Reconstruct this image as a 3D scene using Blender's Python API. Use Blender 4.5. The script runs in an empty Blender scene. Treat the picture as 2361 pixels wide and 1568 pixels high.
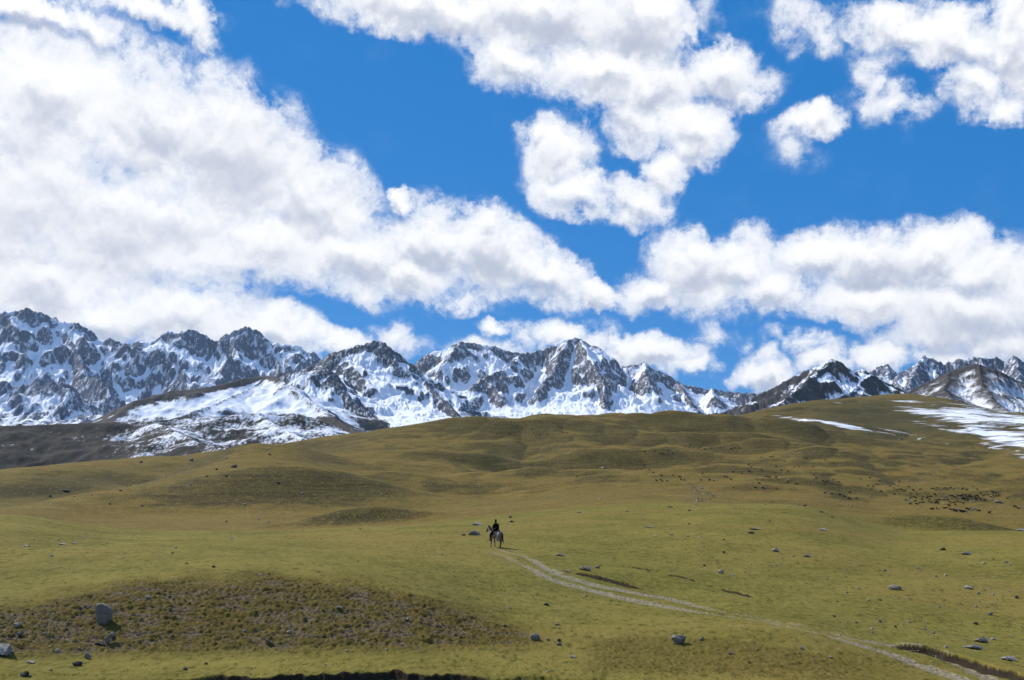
import bpy, bmesh, math, random
import numpy as np
from mathutils import Vector, Matrix

scene = bpy.context.scene
COL = scene.collection
RNG = np.random.default_rng(7)
random.seed(7)

# ------------------------------------------------------------------ camera geometry
# photograph coordinates used below: 2361 x 1568 ("D" pixels)
W, H = 2361.0, 1568.0
HFOV = math.radians(50.0)
FOC = W / 2 / math.tan(HFOV / 2)          # focal length in D pixels
PITCH = math.radians(8.77)
EYE = 9.0                                  # camera height in the world
CP, SP = math.cos(PITCH), math.sin(PITCH)

def pix_dir(X, Y):
    """pixel -> (azimuth, tan(elevation)); azimuth 0 = +Y, positive to the right"""
    X = np.asarray(X, float); Y = np.asarray(Y, float)
    cx = (X - W / 2) / FOC
    cy = -(Y - H / 2) / FOC
    dy = CP - cy * SP
    dz = SP + cy * CP
    az = np.arctan2(cx, dy)
    return az, dz / np.hypot(cx, dy)

def pix_point(X, Y, r):
    az, t = pix_dir(X, Y)
    return np.array([r * np.sin(az), r * np.cos(az), EYE + r * t])

def project(x, y, z):
    """relative-to-eye point -> D pixel"""
    d = y * CP + z * SP; v = -y * SP + z * CP
    d = np.where(np.abs(d) < 1e-6, 1e-6, d)
    return W / 2 + FOC * x / d, H / 2 - FOC * v / d

# ------------------------------------------------------------------ numpy noise
_perm = np.random.default_rng(11).permutation(512).astype(np.int64)
_perm = np.concatenate([_perm, _perm])
_ang = np.random.default_rng(12).uniform(0, 2 * np.pi, 512)
_gx, _gy = np.cos(_ang), np.sin(_ang)

def pnoise(x, y, seed=0):
    xi = np.floor(x).astype(np.int64); yi = np.floor(y).astype(np.int64)
    xf = x - xi; yf = y - yi
    u = xf * xf * xf * (xf * (xf * 6 - 15) + 10)
    v = yf * yf * yf * (yf * (yf * 6 - 15) + 10)
    def g(ix, iy, fx, fy):
        h = _perm[(_perm[(ix + seed * 37) & 511] + iy) & 511]
        return _gx[h] * fx + _gy[h] * fy
    a = g(xi, yi, xf, yf); b = g(xi + 1, yi, xf - 1, yf)
    c = g(xi, yi + 1, xf, yf - 1); d = g(xi + 1, yi + 1, xf - 1, yf - 1)
    return (a + u * (b - a) + v * ((c + u * (d - c)) - (a + u * (b - a)))) * 1.5

def fbm(x, y, octv=4, seed=0, gain=0.5, lac=2.03):
    s = np.zeros_like(x); a = 1.0; t = 0
    for i in range(octv):
        s += a * pnoise(x, y, seed + i); t += a
        a *= gain; x = x * lac + 17.3; y = y * lac + 5.1
    return s / t

def ridged(x, y, octv=4, seed=0, gain=0.5, lac=2.07):
    s = np.zeros_like(x); a = 1.0; t = 0
    for i in range(octv):
        n = 1 - np.abs(pnoise(x, y, seed + i)) * 1.6
        s += a * np.clip(n, 0, 1) ** 2; t += a
        a *= gain; x = x * lac + 9.7; y = y * lac + 3.3
    return s / t

def sstep(a, b, x):
    t = np.clip((x - a) / (b - a), 0, 1)
    return t * t * (3 - 2 * t)

def pchip(xk, yk, x):
    xk = np.asarray(xk, float); yk = np.asarray(yk, float)
    h = np.diff(xk); d = np.diff(yk) / h
    m = np.zeros_like(yk)
    w1 = 2 * h[1:] + h[:-1]; w2 = h[1:] + 2 * h[:-1]
    ok = d[:-1] * d[1:] > 0
    with np.errstate(divide='ignore', invalid='ignore'):
        mm = (w1 + w2) / (w1 / d[:-1] + w2 / d[1:])
    m[1:-1] = np.where(ok, mm, 0)
    m[0] = d[0]; m[-1] = d[-1]
    i = np.clip(np.searchsorted(xk, x) - 1, 0, len(h) - 1)
    t = np.clip((x - xk[i]) / h[i], 0, 1)
    t2, t3 = t * t, t * t * t
    return ((2*t3 - 3*t2 + 1) * yk[i] + (t3 - 2*t2 + t) * h[i] * m[i]
            + (-2*t3 + 3*t2) * yk[i+1] + (t3 - t2) * h[i] * m[i+1])

# ------------------------------------------------------------------ mesh helpers
def fast_mesh(name, verts, faces, mats=(), smooth=True, attrs=None):
    """verts (n,3), faces (m,k) with k = 3 or 4"""
    verts = np.ascontiguousarray(verts, np.float32); faces = np.ascontiguousarray(faces, np.int32)
    me = bpy.data.meshes.new(name)
    n, (m, k) = len(verts), faces.shape
    me.vertices.add(n); me.vertices.foreach_set('co', verts.ravel())
    me.loops.add(m * k); me.loops.foreach_set('vertex_index', faces.ravel())
    me.polygons.add(m); me.polygons.foreach_set('loop_start', np.arange(0, m * k, k, dtype=np.int32))
    me.polygons.foreach_set('use_smooth', np.full(m, smooth, dtype=bool))
    me.update(calc_edges=True)
    for an, av in (attrs or {}).items():
        a = me.attributes.new(an, 'FLOAT', 'POINT')
        a.data.foreach_set('value', np.ascontiguousarray(av, np.float32))
    for mt in mats: me.materials.append(mt)
    return me

def link(name, me, parent=None):
    o = bpy.data.objects.new(name, me); COL.objects.link(o)
    if parent is not None: o.parent = parent
    return o

def compact(verts, faces, attrs):
    used = np.unique(faces)
    remap = np.full(len(verts), -1, np.int64); remap[used] = np.arange(len(used))
    return verts[used], remap[faces], {k: v[used] for k, v in attrs.items()}

def tag(o, label=None, cat=None, group=None, kind=None):
    if label: o['label'] = label
    if cat: o['category'] = cat
    if group: o['group'] = group
    if kind: o['kind'] = kind
    return o

def thing(name, label, cat, loc=(0, 0, 0), rotz=0.0, group=None):
    o = bpy.data.objects.new(name, None); COL.objects.link(o)
    o.location = loc; o.rotation_euler = (0, 0, rotz); o.empty_display_size = 0.2
    return tag(o, label, cat, group)

# ------------------------------------------------------------------ material helpers
class NT:
    """tiny wrapper for writing node graphs"""
    def __init__(s, tree): s.t = tree; s.n = tree.nodes; s.l = tree.links
    def add(s, typ, **kw):
        n = s.n.new(typ)
        for k, v in kw.items(): setattr(n, k, v)
        return n
    def put(s, sock, v):
        if hasattr(v, 'is_output'): s.l.new(v, sock)
        else: sock.default_value = v
    def math(s, op, a, b=0.0, c=None, clamp=False):
        n = s.add('ShaderNodeMath', operation=op, use_clamp=clamp)
        s.put(n.inputs[0], a); s.put(n.inputs[1], b)
        if c is not None: s.put(n.inputs[2], c)
        return n.outputs[0]
    def vmath(s, op, a, b=None, scale=None):
        n = s.add('ShaderNodeVectorMath', operation=op)
        s.put(n.inputs[0], a)
        if b is not None: s.put(n.inputs[1], b)
        if scale is not None: s.put(n.inputs['Scale'], scale)
        return n.outputs['Value'] if op in ('DOT_PRODUCT', 'LENGTH', 'DISTANCE') else n.outputs[0]
    def noise(s, vec, scale, detail=4, rough=0.5, dist=0.0, lac=2.0, dims='3D'):
        n = s.add('ShaderNodeTexNoise', noise_dimensions=dims)
        if vec is not None: s.put(n.inputs['Vector'], vec)
        n.inputs['Scale'].default_value = scale; n.inputs['Detail'].default_value = detail
        n.inputs['Roughness'].default_value = rough; n.inputs['Distortion'].default_value = dist
        n.inputs['Lacunarity'].default_value = lac
        return n.outputs[0]
    def ramp(s, f, lo, hi, a=0.0, b=1.0, smooth=True):
        n = s.add('ShaderNodeMapRange', interpolation_type='SMOOTHSTEP' if smooth else 'LINEAR')
        n.clamp = True
        s.put(n.inputs[0], f); s.put(n.inputs[1], lo); s.put(n.inputs[2], hi); s.put(n.inputs[3], a); s.put(n.inputs[4], b)
        return n.outputs[0]
    def mix(s, f, a, b, mode='MIX'):
        n = s.add('ShaderNodeMix', data_type='RGBA', blend_type=mode)
        n.clamp_factor = True
        s.put(n.inputs[0], f)
        s.put(n.inputs[6], a if hasattr(a, 'is_output') else (*a, 1.0)); s.put(n.inputs[7], b if hasattr(b, 'is_output') else (*b, 1.0))
        return n.outputs[2]
    def attr(s, name):
        return s.add('ShaderNodeAttribute', attribute_name=name).outputs['Fac']
    def mapping(s, vec, loc=(0, 0, 0), rot=(0, 0, 0), scale=(1, 1, 1), kind='POINT'):
        n = s.add('ShaderNodeMapping', vector_type=kind)
        s.put(n.inputs['Vector'], vec)
        n.inputs['Location'].default_value = loc; n.inputs['Rotation'].default_value = rot; n.inputs['Scale'].default_value = scale
        return n.outputs[0]

def new_mat(name, rough=0.9, spec=0.1):
    m = bpy.data.materials.new(name); m.use_nodes = True
    g = NT(m.node_tree); b = m.node_tree.nodes['Principled BSDF']
    b.inputs['Roughness'].default_value = rough
    b.inputs['Specular IOR Level'].default_value = spec
    return m, g, b

def bump(g, b, h, strength, dist):
    n = g.add('ShaderNodeBump'); n.inputs['Strength'].default_value = strength; n.inputs['Distance'].default_value = dist
    g.put(n.inputs['Height'], h); g.l.new(n.outputs[0], b.inputs['Normal'])

def simple_mat(name, col, col2=None, scale=8.0, rough=0.85, spec=0.15, bmp=0.0, bdist=0.01):
    m, g, b = new_mat(name, rough, spec)
    co = g.add('ShaderNodeTexCoord').outputs['Object']
    f = g.noise(co, scale, 5, 0.6)
    c2 = col2 or tuple(c * 0.7 for c in col)
    g.l.new(g.mix(g.ramp(f, 0.35, 0.65), c2, col), b.inputs['Base Color'])
    if bmp: bump(g, b, f, bmp, bdist)
    return m
# ------------------------------------------------------------------ ground height field
XS = np.array([-250, 0, 300, 600, 900, 1200, 1500, 1800, 2100, 2361, 2650], float)
def ext(a): return np.array([a[0]] + list(a) + [a[-1]], float)
# control curves from near to far: distance, and either image row (Y) or height relative to the eye (z)
CURVES = [
  # stream's far bank top
  dict(r=ext([51.5]*9), Y=ext([1565,1561,1552,1546,1556,1560,1572,1595,1605])),
  dict(r=ext([55]*9),   Y=ext([1532,1530,1518,1514,1517,1524,1534,1562,1576])),
  dict(r=ext([66,68,69,67,64,62,62,62,62]), Y=ext([1393,1348,1325,1346,1428,1448,1452,1500,1535])),
  dict(r=ext([72,75,76,75,72,72,72,72,72]), Y=ext([1355,1315,1297,1318,1380,1408,1420,1460,1490])),
  dict(r=ext([96,98,98,96,95,95,96,96,96]), Y=ext([1255,1258,1260,1268,1290,1318,1340,1362,1385])),
  dict(r=ext([140,150,160,165,182,200,215,200,180]), Y=ext([1186,1222,1224,1216,1190,1164,1160,1224,1226])),
  dict(r=ext([195,205,215,215,240,260,280,265,255]), z=ext([-4.6,-3.8,-3.9,-2.9,None,None,-0.6,-6.4,-5.8]), Y=ext([0,0,0,0,1176,1154,0,0,0])),
  dict(r=ext([240,300,310,310,310,320,330,320,310]), z=ext([-3.8,-2.4,-1.6,None,None,None,None,None,None]), Y=ext([0,0,0,1186,1160,1138,1138,1186,1192])),
  dict(r=ext([300,430,650,480,480,490,500,480,470]), Y=ext([1171,1124,1042,1110,1125,1112,1110,1148,1150])),
  dict(r=ext([430,560,760,650,650,660,670,650,630]), z=ext([-1.5,4.0,29,None,None,None,None,None,None]), Y=ext([0,0,0,1050,1068,1066,1058,1092,1104])),
  dict(r=ext([800,830,860,900,950,1000,1050,950,880]), Y=ext([1086,1062,1026,995,968,964,966,1032,1056])),
  dict(r=ext([1050,1080,1120,1150,1200,1250,1330,1900,1700]), z=ext([16,26,40,52,68,80,None,None,None]), Y=ext([0,0,0,0,0,0,938,927,972])),
  dict(r=ext([2500]*9), z=ext([-20,-10,0,20,40,50,60,60,20])),
  dict(r=ext([14000]*9), z=ext([-40]*9)),
]
def curve_eval(c, az):
    r = c['r']; z = np.zeros(len(XS)); a = np.zeros(len(XS))
    for i, X in enumerate(XS):
        zz = c['z'][i] if 'z' in c else None
        Y = c['Y'][i] if 'Y' in c else 1175
        if zz is None or (isinstance(zz, float) and math.isnan(zz)):
            a[i], t = pix_dir(X, Y); z[i] = r[i] * t
        else:
            a[i], _ = pix_dir(X, 1175); z[i] = zz
    azc = np.clip(az, a[0], a[-1])
    return pchip(a, r, azc), pchip(a, z, azc)

dense = np.radians(np.arange(-33.0, 33.001, 0.06))
coarse = np.radians(np.concatenate([np.arange(-180, -33.4, 3.0)]))
AZ = np.concatenate([coarse, dense, -coarse[::-1][:-0 or None]])
AZ = np.unique(np.round(AZ, 9))
R = np.concatenate([[0.4, 2, 4, 7, 10, 14, 18, 22, 27, 32, 37, 41, 44],
                    np.arange(45.5, 49.0, 0.25), np.arange(49.0, 73.0, 0.085), np.arange(73.0, 110, 0.2),
                    np.arange(110, 240, 0.5), 240 * np.exp(np.arange(0, math.log(2100 / 240), 0.0042)),
                    [2300, 2600, 3200, 4200, 6000, 9000, 14000, 24000]])
NA, NR = len(AZ), len(R)
ci = [curve_eval(c, AZ) for c in CURVES]
Zg = np.zeros((NA, NR))
for i in range(NA):
    rk = [0.0, 6.0, 22.0, 46.0] + [c[0][i] for c in ci] + [30000.0]
    zk = [-1.7, -1.9, -4.6, -7.9] + [c[1][i] for c in ci] + [-60.0]
    Zg[i] = pchip(np.log(np.array(rk) + 5), zk, np.log(R + 5))
AA, RR = np.meshgrid(AZ, R, indexing='ij')
def blur_az(Z, k):
    q = np.pad(Z, ((k, k), (0, 0)), mode='edge'); c = np.cumsum(np.pad(q, ((1, 0), (0, 0))), 0)
    return (c[2*k+1:] - c[:-2*k-1]) / (2 * k + 1)
_c = blur_az(blur_az(Zg, 12), 12); Zg = Zg + (_c - Zg) * sstep(76, 95, RR) * (np.abs(AA) < math.radians(31))
_b = blur_az(blur_az(Zg, 22), 22); Zg = Zg + (_b - Zg) * sstep(170, 230, RR) * (np.abs(AA) < math.radians(31))
GX, GY = RR * np.sin(AA), RR * np.cos(AA)

def raycast(X, Y, after=0.0):
    """first ground point seen at the D pixel -> x, y, z(world), r"""
    az, t = pix_dir(X, Y); az = float(az); t = float(t)
    i = int(np.clip(np.searchsorted(AZ, az) - 1, 0, NA - 2)); f = (az - AZ[i]) / (AZ[i+1] - AZ[i])
    zc = Zg[i] * (1 - f) + Zg[i+1] * f
    e = zc / R - t
    ok = np.where((e >= 0) & (R > max(after, 20)))[0]
    if len(ok) == 0: return None
    j = ok[0]
    if j > 0 and e[j-1] < 0:
        q = -e[j-1] / (e[j] - e[j-1]); r = R[j-1] + q * (R[j] - R[j-1])
    else: r = R[j]
    return r * math.sin(az), r * math.cos(az), EYE + r * t, r

def ground_z(x, y):
    az = math.atan2(x, y); r = math.hypot(x, y)
    i = int(np.clip(np.searchsorted(AZ, az) - 1, 0, NA - 2)); f = (az - AZ[i]) / (AZ[i+1] - AZ[i])
    j = int(np.clip(np.searchsorted(R, r) - 1, 0, NR - 2)); g = (r - R[j]) / (R[j+1] - R[j])
    return EYE + ((Zg[i, j] * (1-f) + Zg[i+1, j] * f) * (1-g) + (Zg[i, j+1] * (1-f) + Zg[i+1, j+1] * f) * g)

# knolls and folds: image position, distance, sigma across, sigma along, height
KN = [(670,1150,345,44,24,12.0),(820,1130,400,30,30,-3.0),(850,1195,230,14,6,3.6),(2150,1195,238,17,8,4.3),
      (1050,1050,620,70,29,8.1),(1240,1105,520,34,19,6.1),(1500,1052,640,45,22,8.8),(1740,1042,690,55,22,9.5),
      (1540,992,860,60,29,6.8),(1850,985,880,75,29,8.1),(1640,1010,780,35,18,6.8),(1340,1060,600,40,22,-5.4),
      (1960,1060,640,60,25,6.8),(2200,1085,600,70,25,6.8),(1700,1080,560,40,18,5.4),(2010,1120,470,40,16,4.1),
      (960,1090,470,35,22,5.4),(300,1085,650,60,29,6.8),(120,1120,560,60,25,6.8),(2300,1120,500,40,14,4.1),
      (1150,1010,800,60,29,6.8),(760,1060,560,50,32,5.4),(1420,1120,460,30,13,4.1),(1850,1120,450,26,12,-3.4)]
for X, Y, r, sx, sr, A in KN:
    az, _ = pix_dir(X, Y)
    dx = (AA - az) * r; dr = RR - r
    Zg += A * np.exp(-(dx / sx) ** 2 - (dr / sr) ** 2)
# natural undulation growing with distance
wr = sstep(170, 420, RR) * (1 - 0.6 * sstep(800, 1500, RR)) * (0.45 + 0.55 * sstep(math.radians(-10), math.radians(2), AA))
wx, wy = GX + 25 * fbm(GX / 130, GY / 130, 3, 70), GY + 25 * fbm(GX / 130, GY / 130, 3, 75)
Zg += wr * (6.0 * fbm(wx / 150, wy / 110, 4, 3) - 6.5 * (ridged(wx / 120, wy / 200, 3, 20) - 0.45) * sstep(300, 600, RR))
Zg += 0.9 * wr * fbm(GX / 26, GY / 22, 4, 9)
Zg += sstep(75, 95, RR) * (1 - sstep(170, 300, RR)) * 0.35 * fbm(GX / 16, GY / 16, 3, 30)
Zg += sstep(50, 60, RR) * 0.10 * fbm(GX / 5, GY / 5, 3, 34)

PX, PY = project(GX, GY, Zg)                       # where each ground point lies in the photograph
NEAR = np.abs(AA) < math.radians(33)

# --- masks -----------------------------------------------------------------
def ycurve(xs, ys): return np.interp(np.clip(PX, -400, 2800), xs, ys)
top1 = ycurve([-200,0,200,350,600,850,1000,1150,1330], [1420,1395,1362,1335,1322,1340,1385,1428,1480]) + 24 * fbm(GX/3, GY/3, 4, 40)
bot1 = ycurve([-200,0,300,600,900,1200,1400], [1525,1530,1520,1518,1514,1510,1500]) + 8 * fbm(GX/2.5, GY/2.5, 3, 44)
t1 = sstep(-22, 30, PY - top1) * (1 - sstep(-34, 8, PY - bot1)) * (1 - 0.9 * sstep(1120, 1330, PX))
top2 = ycurve([1300,1450,1650,1850,2100], [1480,1458,1462,1490,1530]) + 8 * fbm(GX/3, GY/3, 3, 46)
t2 = 0.55 * sstep(0, 20, PY - top2) * (1 - sstep(1540, 1565, PY)) * sstep(1300, 1400, PX) * (1 - sstep(1850, 2200, PX))
t2b = 0.3 * sstep(1480, 1540, PY) * sstep(1750, 1900, PX) * (1 - sstep(2100, 2250, PX))
nearband = (RR > 49.5) & (RR < 80) & NEAR
TUSS = np.where(nearband, np.maximum(np.maximum(t1, t2), t2b), 0)
bare = np.clip(fbm(GX/2.6, GY/3.2, 4, 50) * 1.3 + 0.38, 0, 1) * t1 + np.exp(-((PX-120)/150)**2 - ((PY-1450)/45)**2) * 0.5
warpx = GX + 0.25 * fbm(GX/0.9, GY/0.9, 2, 60); warpy = GY + 0.3 * fbm(GX/0.9, GY/0.9, 2, 62)
tb = pnoise(warpx/0.24, warpy/0.25, 64) * 0.6 + pnoise(warpx/0.13, warpy/0.18, 65) * 0.4 + pnoise(warpx/1.3, warpy/0.8, 66) * 0.6
tb2 = sstep(-0.25, 0.45, tb)
tl = ridged(warpx / 2.6, warpy / 0.52, 2, 68)
Zg += np.where(nearband, TUSS * (0.085 * tb2 + 0.045 * tb + 0.15 * tl), 0)
SOIL = np.clip(t1 * sstep(0.32, -0.45, tb) * (0.42 + 0.9 * bare) + 0.35 * t2 * sstep(-0.1, -0.6, tb), 0, 1) * nearband
# short turf micro relief on the terrace
tf = pnoise(GX/0.5, GY/0.7, 80) * 0.5 + pnoise(GX/0.21, GY/0.3, 81) * 0.5
Zg += np.where((RR > 50) & (RR < 110), 0.030 * tf * (1 - TUSS), 0)

def poly_dist(pts, zone):
    """distance, signed side (+ = beyond / right) and parameter to a world xy polyline, on the points of zone"""
    x, y = GX[zone], GY[zone]
    best = np.full(x.shape, 1e9); side = np.zeros_like(best); par = np.zeros_like(best)
    n = len(pts) - 1
    for k in range(n):
        (ax, ay), (bx, by) = pts[k], pts[k+1]
        dx, dy = bx - ax, by - ay; L = dx*dx + dy*dy
        t = np.clip(((x-ax)*dx + (y-ay)*dy) / L, 0, 1)
        d = np.hypot(x - ax - t*dx, y - ay - t*dy)
        s = np.sign((y-ay)*dx - (x-ax)*dy)
        m = d < best
        best[m] = d[m]; side[m] = s[m]; par[m] = ((k + t) / n)[m]
    return best, side, par
def world_line(pix): 
    out = []
    for X, Y in pix:
        h = raycast(X, Y)
        if h: out.append((h[0], h[1]))
    return out

SOILD = np.zeros_like(Zg)                           # dark moist earth of the cut banks
cuts = [([(2050,1485),(2111,1494),(2166,1507),(2218,1523),(2270,1541),(2340,1563),(2400,1583)], 0.46, 0.0),
        ([(1315,1319),(1360,1328),(1401,1338),(1450,1351),(1503,1364)], 0.34, 0.22),
        ([(1408,1300),(1470,1310),(1531,1323),(1575,1331),(1611,1343),(1660,1357),(1698,1367),(1760,1382),(1800,1391)], 0.22, 0.42),
        ([(1960,1385),(2100,1420),(2250,1440),(2361,1455)], 0.12, 0.9)]
for pix, hgt, gap in cuts:
    L = world_line(pix); L = [(x, y) for x, y in L]
    cx = np.mean([p[0] for p in L]); cy = np.mean([p[1] for p in L])
    zone = (np.hypot(GX - cx, GY - cy) < 45) & NEAR & (RR > 48) & (RR < 150)
    d, s, p = poly_dist(L, zone)
    d = d * s + 0.24 * pnoise(GX[zone]/1.3, GY[zone]/1.3, 90) + 0.07 * pnoise(GX[zone]/0.6, GY[zone]/0.6, 91)
    amp = hgt * sstep(0, 0.12, p) * (1 - (1 if gap else 0) * sstep(0.8, 1, p)) * (1 - gap * 1.3 * sstep(-0.25, 0.35, pnoise(GX[zone]/2.2, GY[zone]/2.2, 92) + 0.5 * pnoise(GX[zone]/0.8, GY[zone]/0.8, 93)))
    amp = np.clip(amp, 0, 1)
    Zg[zone] += amp * (0.62 * sstep(-0.20, 0.24, d) * np.exp(-np.clip(d, 0, None) / 2.6) - 0.38 * np.exp(-(np.clip(-d, 0, None) / 1.0) ** 2) * (d < 0.1))
    SOILD[zone] = np.maximum(SOILD[zone], np.exp(-((d + 0.03) / 0.17) ** 2) * np.clip(amp / 0.30, 0, 0.9))

RUT_A = [(985,1243),(1030,1250),(1064,1257),(1128,1271),(1179,1291),(1230,1314),(1247,1326),(1288,1341),(1350,1358),(1418,1374),(1541,1399),(1656,1418),(1736,1428),(1836,1449),(1975,1484),(2055,1505),(2131,1536),(2218,1565),(2290,1592)]
RUT_B = [(1100,1257),(1140,1263),(1175,1274),(1226,1291),(1237,1298),(1281,1322),(1332,1338),(1401,1355),(1470,1368),(1541,1380),(1611,1397),(1736,1421),(1784,1432),(1871,1447),(1958,1470),(2027,1482),(2083,1494),(2149,1512),(2235,1543),(2290,1567),(2350,1592)]
DIRT = np.zeros_like(Zg)
for pix, wdt, sd in ((RUT_A, 0.30, 95), (RUT_B, 0.30, 97)):
    L = world_line(pix)
    zone = (GX > -12) & (GX < 45) & (RR > 48) & (RR < 150) & NEAR
    d, s, p = poly_dist(L, zone)
    q = d + 0.20 * pnoise(GX[zone]/0.9, GY[zone]/0.9, sd) + 0.12 * pnoise(GX[zone]/0.25, GY[zone]/0.25, sd + 1)
    xx = PX[zone]
    fade = np.interp(xx, [980,1050,1120,1200,1270,1500,1600,1700,1900,2000,2361], [0.1,0.3,0.45,0.55,0.9,0.95,0.55,0.42,0.5,0.9,1.0])
    wl = np.interp(xx, [1000,1200,1300,1550,1700,1900,2100,2361], [0.25,0.36,0.72,0.70,0.38,0.34,0.5,0.62])
    m = (1 - sstep(wl * 0.6, wl * 1.35, q)) * fade
    Zg[zone] -= 0.10 * np.exp(-(d / 0.5) ** 2) * fade
    DIRT[zone] = np.maximum(DIRT[zone], m)

# stream gully at the foot of the far bank
az0, _ = pix_dir(760, 1560)
gwidth = np.interp(np.degrees(AA), [-40,-24,-18,-15,-12.5,-9,-4,-2,2,8,40], [0.1,0.2,0.25,0.55,1.0,1.0,0.9,0.6,0.35,0.15,0.1])
rb = ci[0][0][:, None] - 0.9 + 0.6 * pnoise(GX/2.3, GX*0+3.1, 100) + 0.30 * pnoise(GX/0.7, GX*0+7.7, 101) + 0.14 * pnoise(GX/0.25, GX*0+1.7, 102)
dd = RR - rb                                           # > 0 : far side
zone = np.abs(dd) < 6
lip = np.where(dd > 0, sstep(0.0, 0.16, dd), sstep(0.85, 1.7, -dd))
gul = gwidth * np.where(dd > 0, 0.30, 0.26) * (1 - lip)
Zg = Zg - np.where(zone & NEAR, gul, 0)
Zg = Zg + np.where(NEAR & (dd > 0), gwidth * 0.18 * np.exp(-dd / 0.8) * (dd > 0) * (0.6 + 0.8 * np.clip(pnoise(GX/0.5, GY/0.5, 103), -0.4, 1)), 0)
BANK = np.where(NEAR, np.exp(-((dd - 0.02) / 0.16) ** 2) * gwidth, 0)
SOILD = np.maximum(SOILD, BANK)

# snow lying on the far right slope
SN = np.zeros_like(Zg)
def sblob(cx, cy, rx, ry, rot, a):
    c, s = math.cos(math.radians(rot)), math.sin(math.radians(rot))
    u = ((PX - cx) * c + (PY - cy) * s) / rx; v = (-(PX - cx) * s + (PY - cy) * c) / ry
    return a * np.exp(-(u * u + v * v) ** 1.5)
for b in [(2290,968,210,34,8,1.1),(2160,950,120,16,6,0.9),(2330,1010,150,26,14,1.0),(2180,985,130,12,11,0.7),(1830,965,90,5,8,0.75),(1960,985,110,6.5,11,0.95),(2040,999,60,4,12,0.8),
          (2060,1000,90,10,8,0.35),(2120,1008,120,9,12,0.6),(1900,930,150,3,-2,0.5),(2090,926,50,3.5,0,0.9),(2330,1040,110,12,15,0.8),(1990,1018,60,4,8,0.5),(1960,960,120,6,8,0.35),(1790,940,140,3,-3,0.3)]:
    SN = np.maximum(SN, sblob(*b))
SN = SN * sstep(500, 700, RR) * NEAR
SN = np.clip(SN, 0, 1)

SHADE_HEATH = (np.exp(-((PX - 60) / 230) ** 2 - ((PY - 1138 + 0.12 * PX) / 26) ** 2) * sstep(330, 400, RR) * NEAR)  # cloud shadow over the left valley, painted into the turf colour
SHADE_HEATH = np.maximum(SHADE_HEATH, 0.9 * np.exp(-(((PX - 2120) / 330) ** 2 + ((PY - 968 - 0.06 * (PX - 2120)) / 46) ** 2) ** 1.5) * sstep(600, 800, RR) * NEAR)  # dark heath soil around the snow on the right
SHADE_HEATH = np.clip(SHADE_HEATH * (1.2 + 0.8 * fbm(GX / 40, GY / 60, 4, 140)), 0, 1)
DRY = sstep(0.98, 1.28, RR / ci[5][0][:, None] + 0.10 * fbm(GX / 40, GY / 40, 3, 150))
GREEN = np.clip(fbm(GX/30, GY/30, 4, 110) * 0.9 + 0.5, 0, 1)
STONY = np.clip(sstep(300, 420, RR) * sstep(0.1, 0.5, fbm(GX/60, GY/60, 4, 120)) , 0, 1)
PX2, PY2 = project(GX, GY, Zg)

gv = np.stack([GX, GY, Zg + EYE], -1).reshape(-1, 3)
idx = np.arange(NA * NR).reshape(NA, NR)
gf = np.stack([idx[:-1, :-1], idx[:-1, 1:], idx[1:, 1:], idx[1:, :-1]], -1).reshape(-1, 4)[:, ::-1]
seam = np.stack([idx[-1, :-1], idx[-1, 1:], idx[0, 1:], idx[0, :-1]], -1).reshape(-1, 4)[:, ::-1]
gf = np.concatenate([gf, seam])
gattr = dict(tuss=TUSS.ravel(), soil=SOIL.ravel(), dark=np.clip(SOILD, 0, 1).ravel(), dirt=DIRT.ravel(), snow=SN.ravel(), dry=DRY.ravel(), green=GREEN.ravel(), shade_heath=SHADE_HEATH.ravel(), bump=np.where(nearband, tb2, 0.5).ravel())

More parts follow.
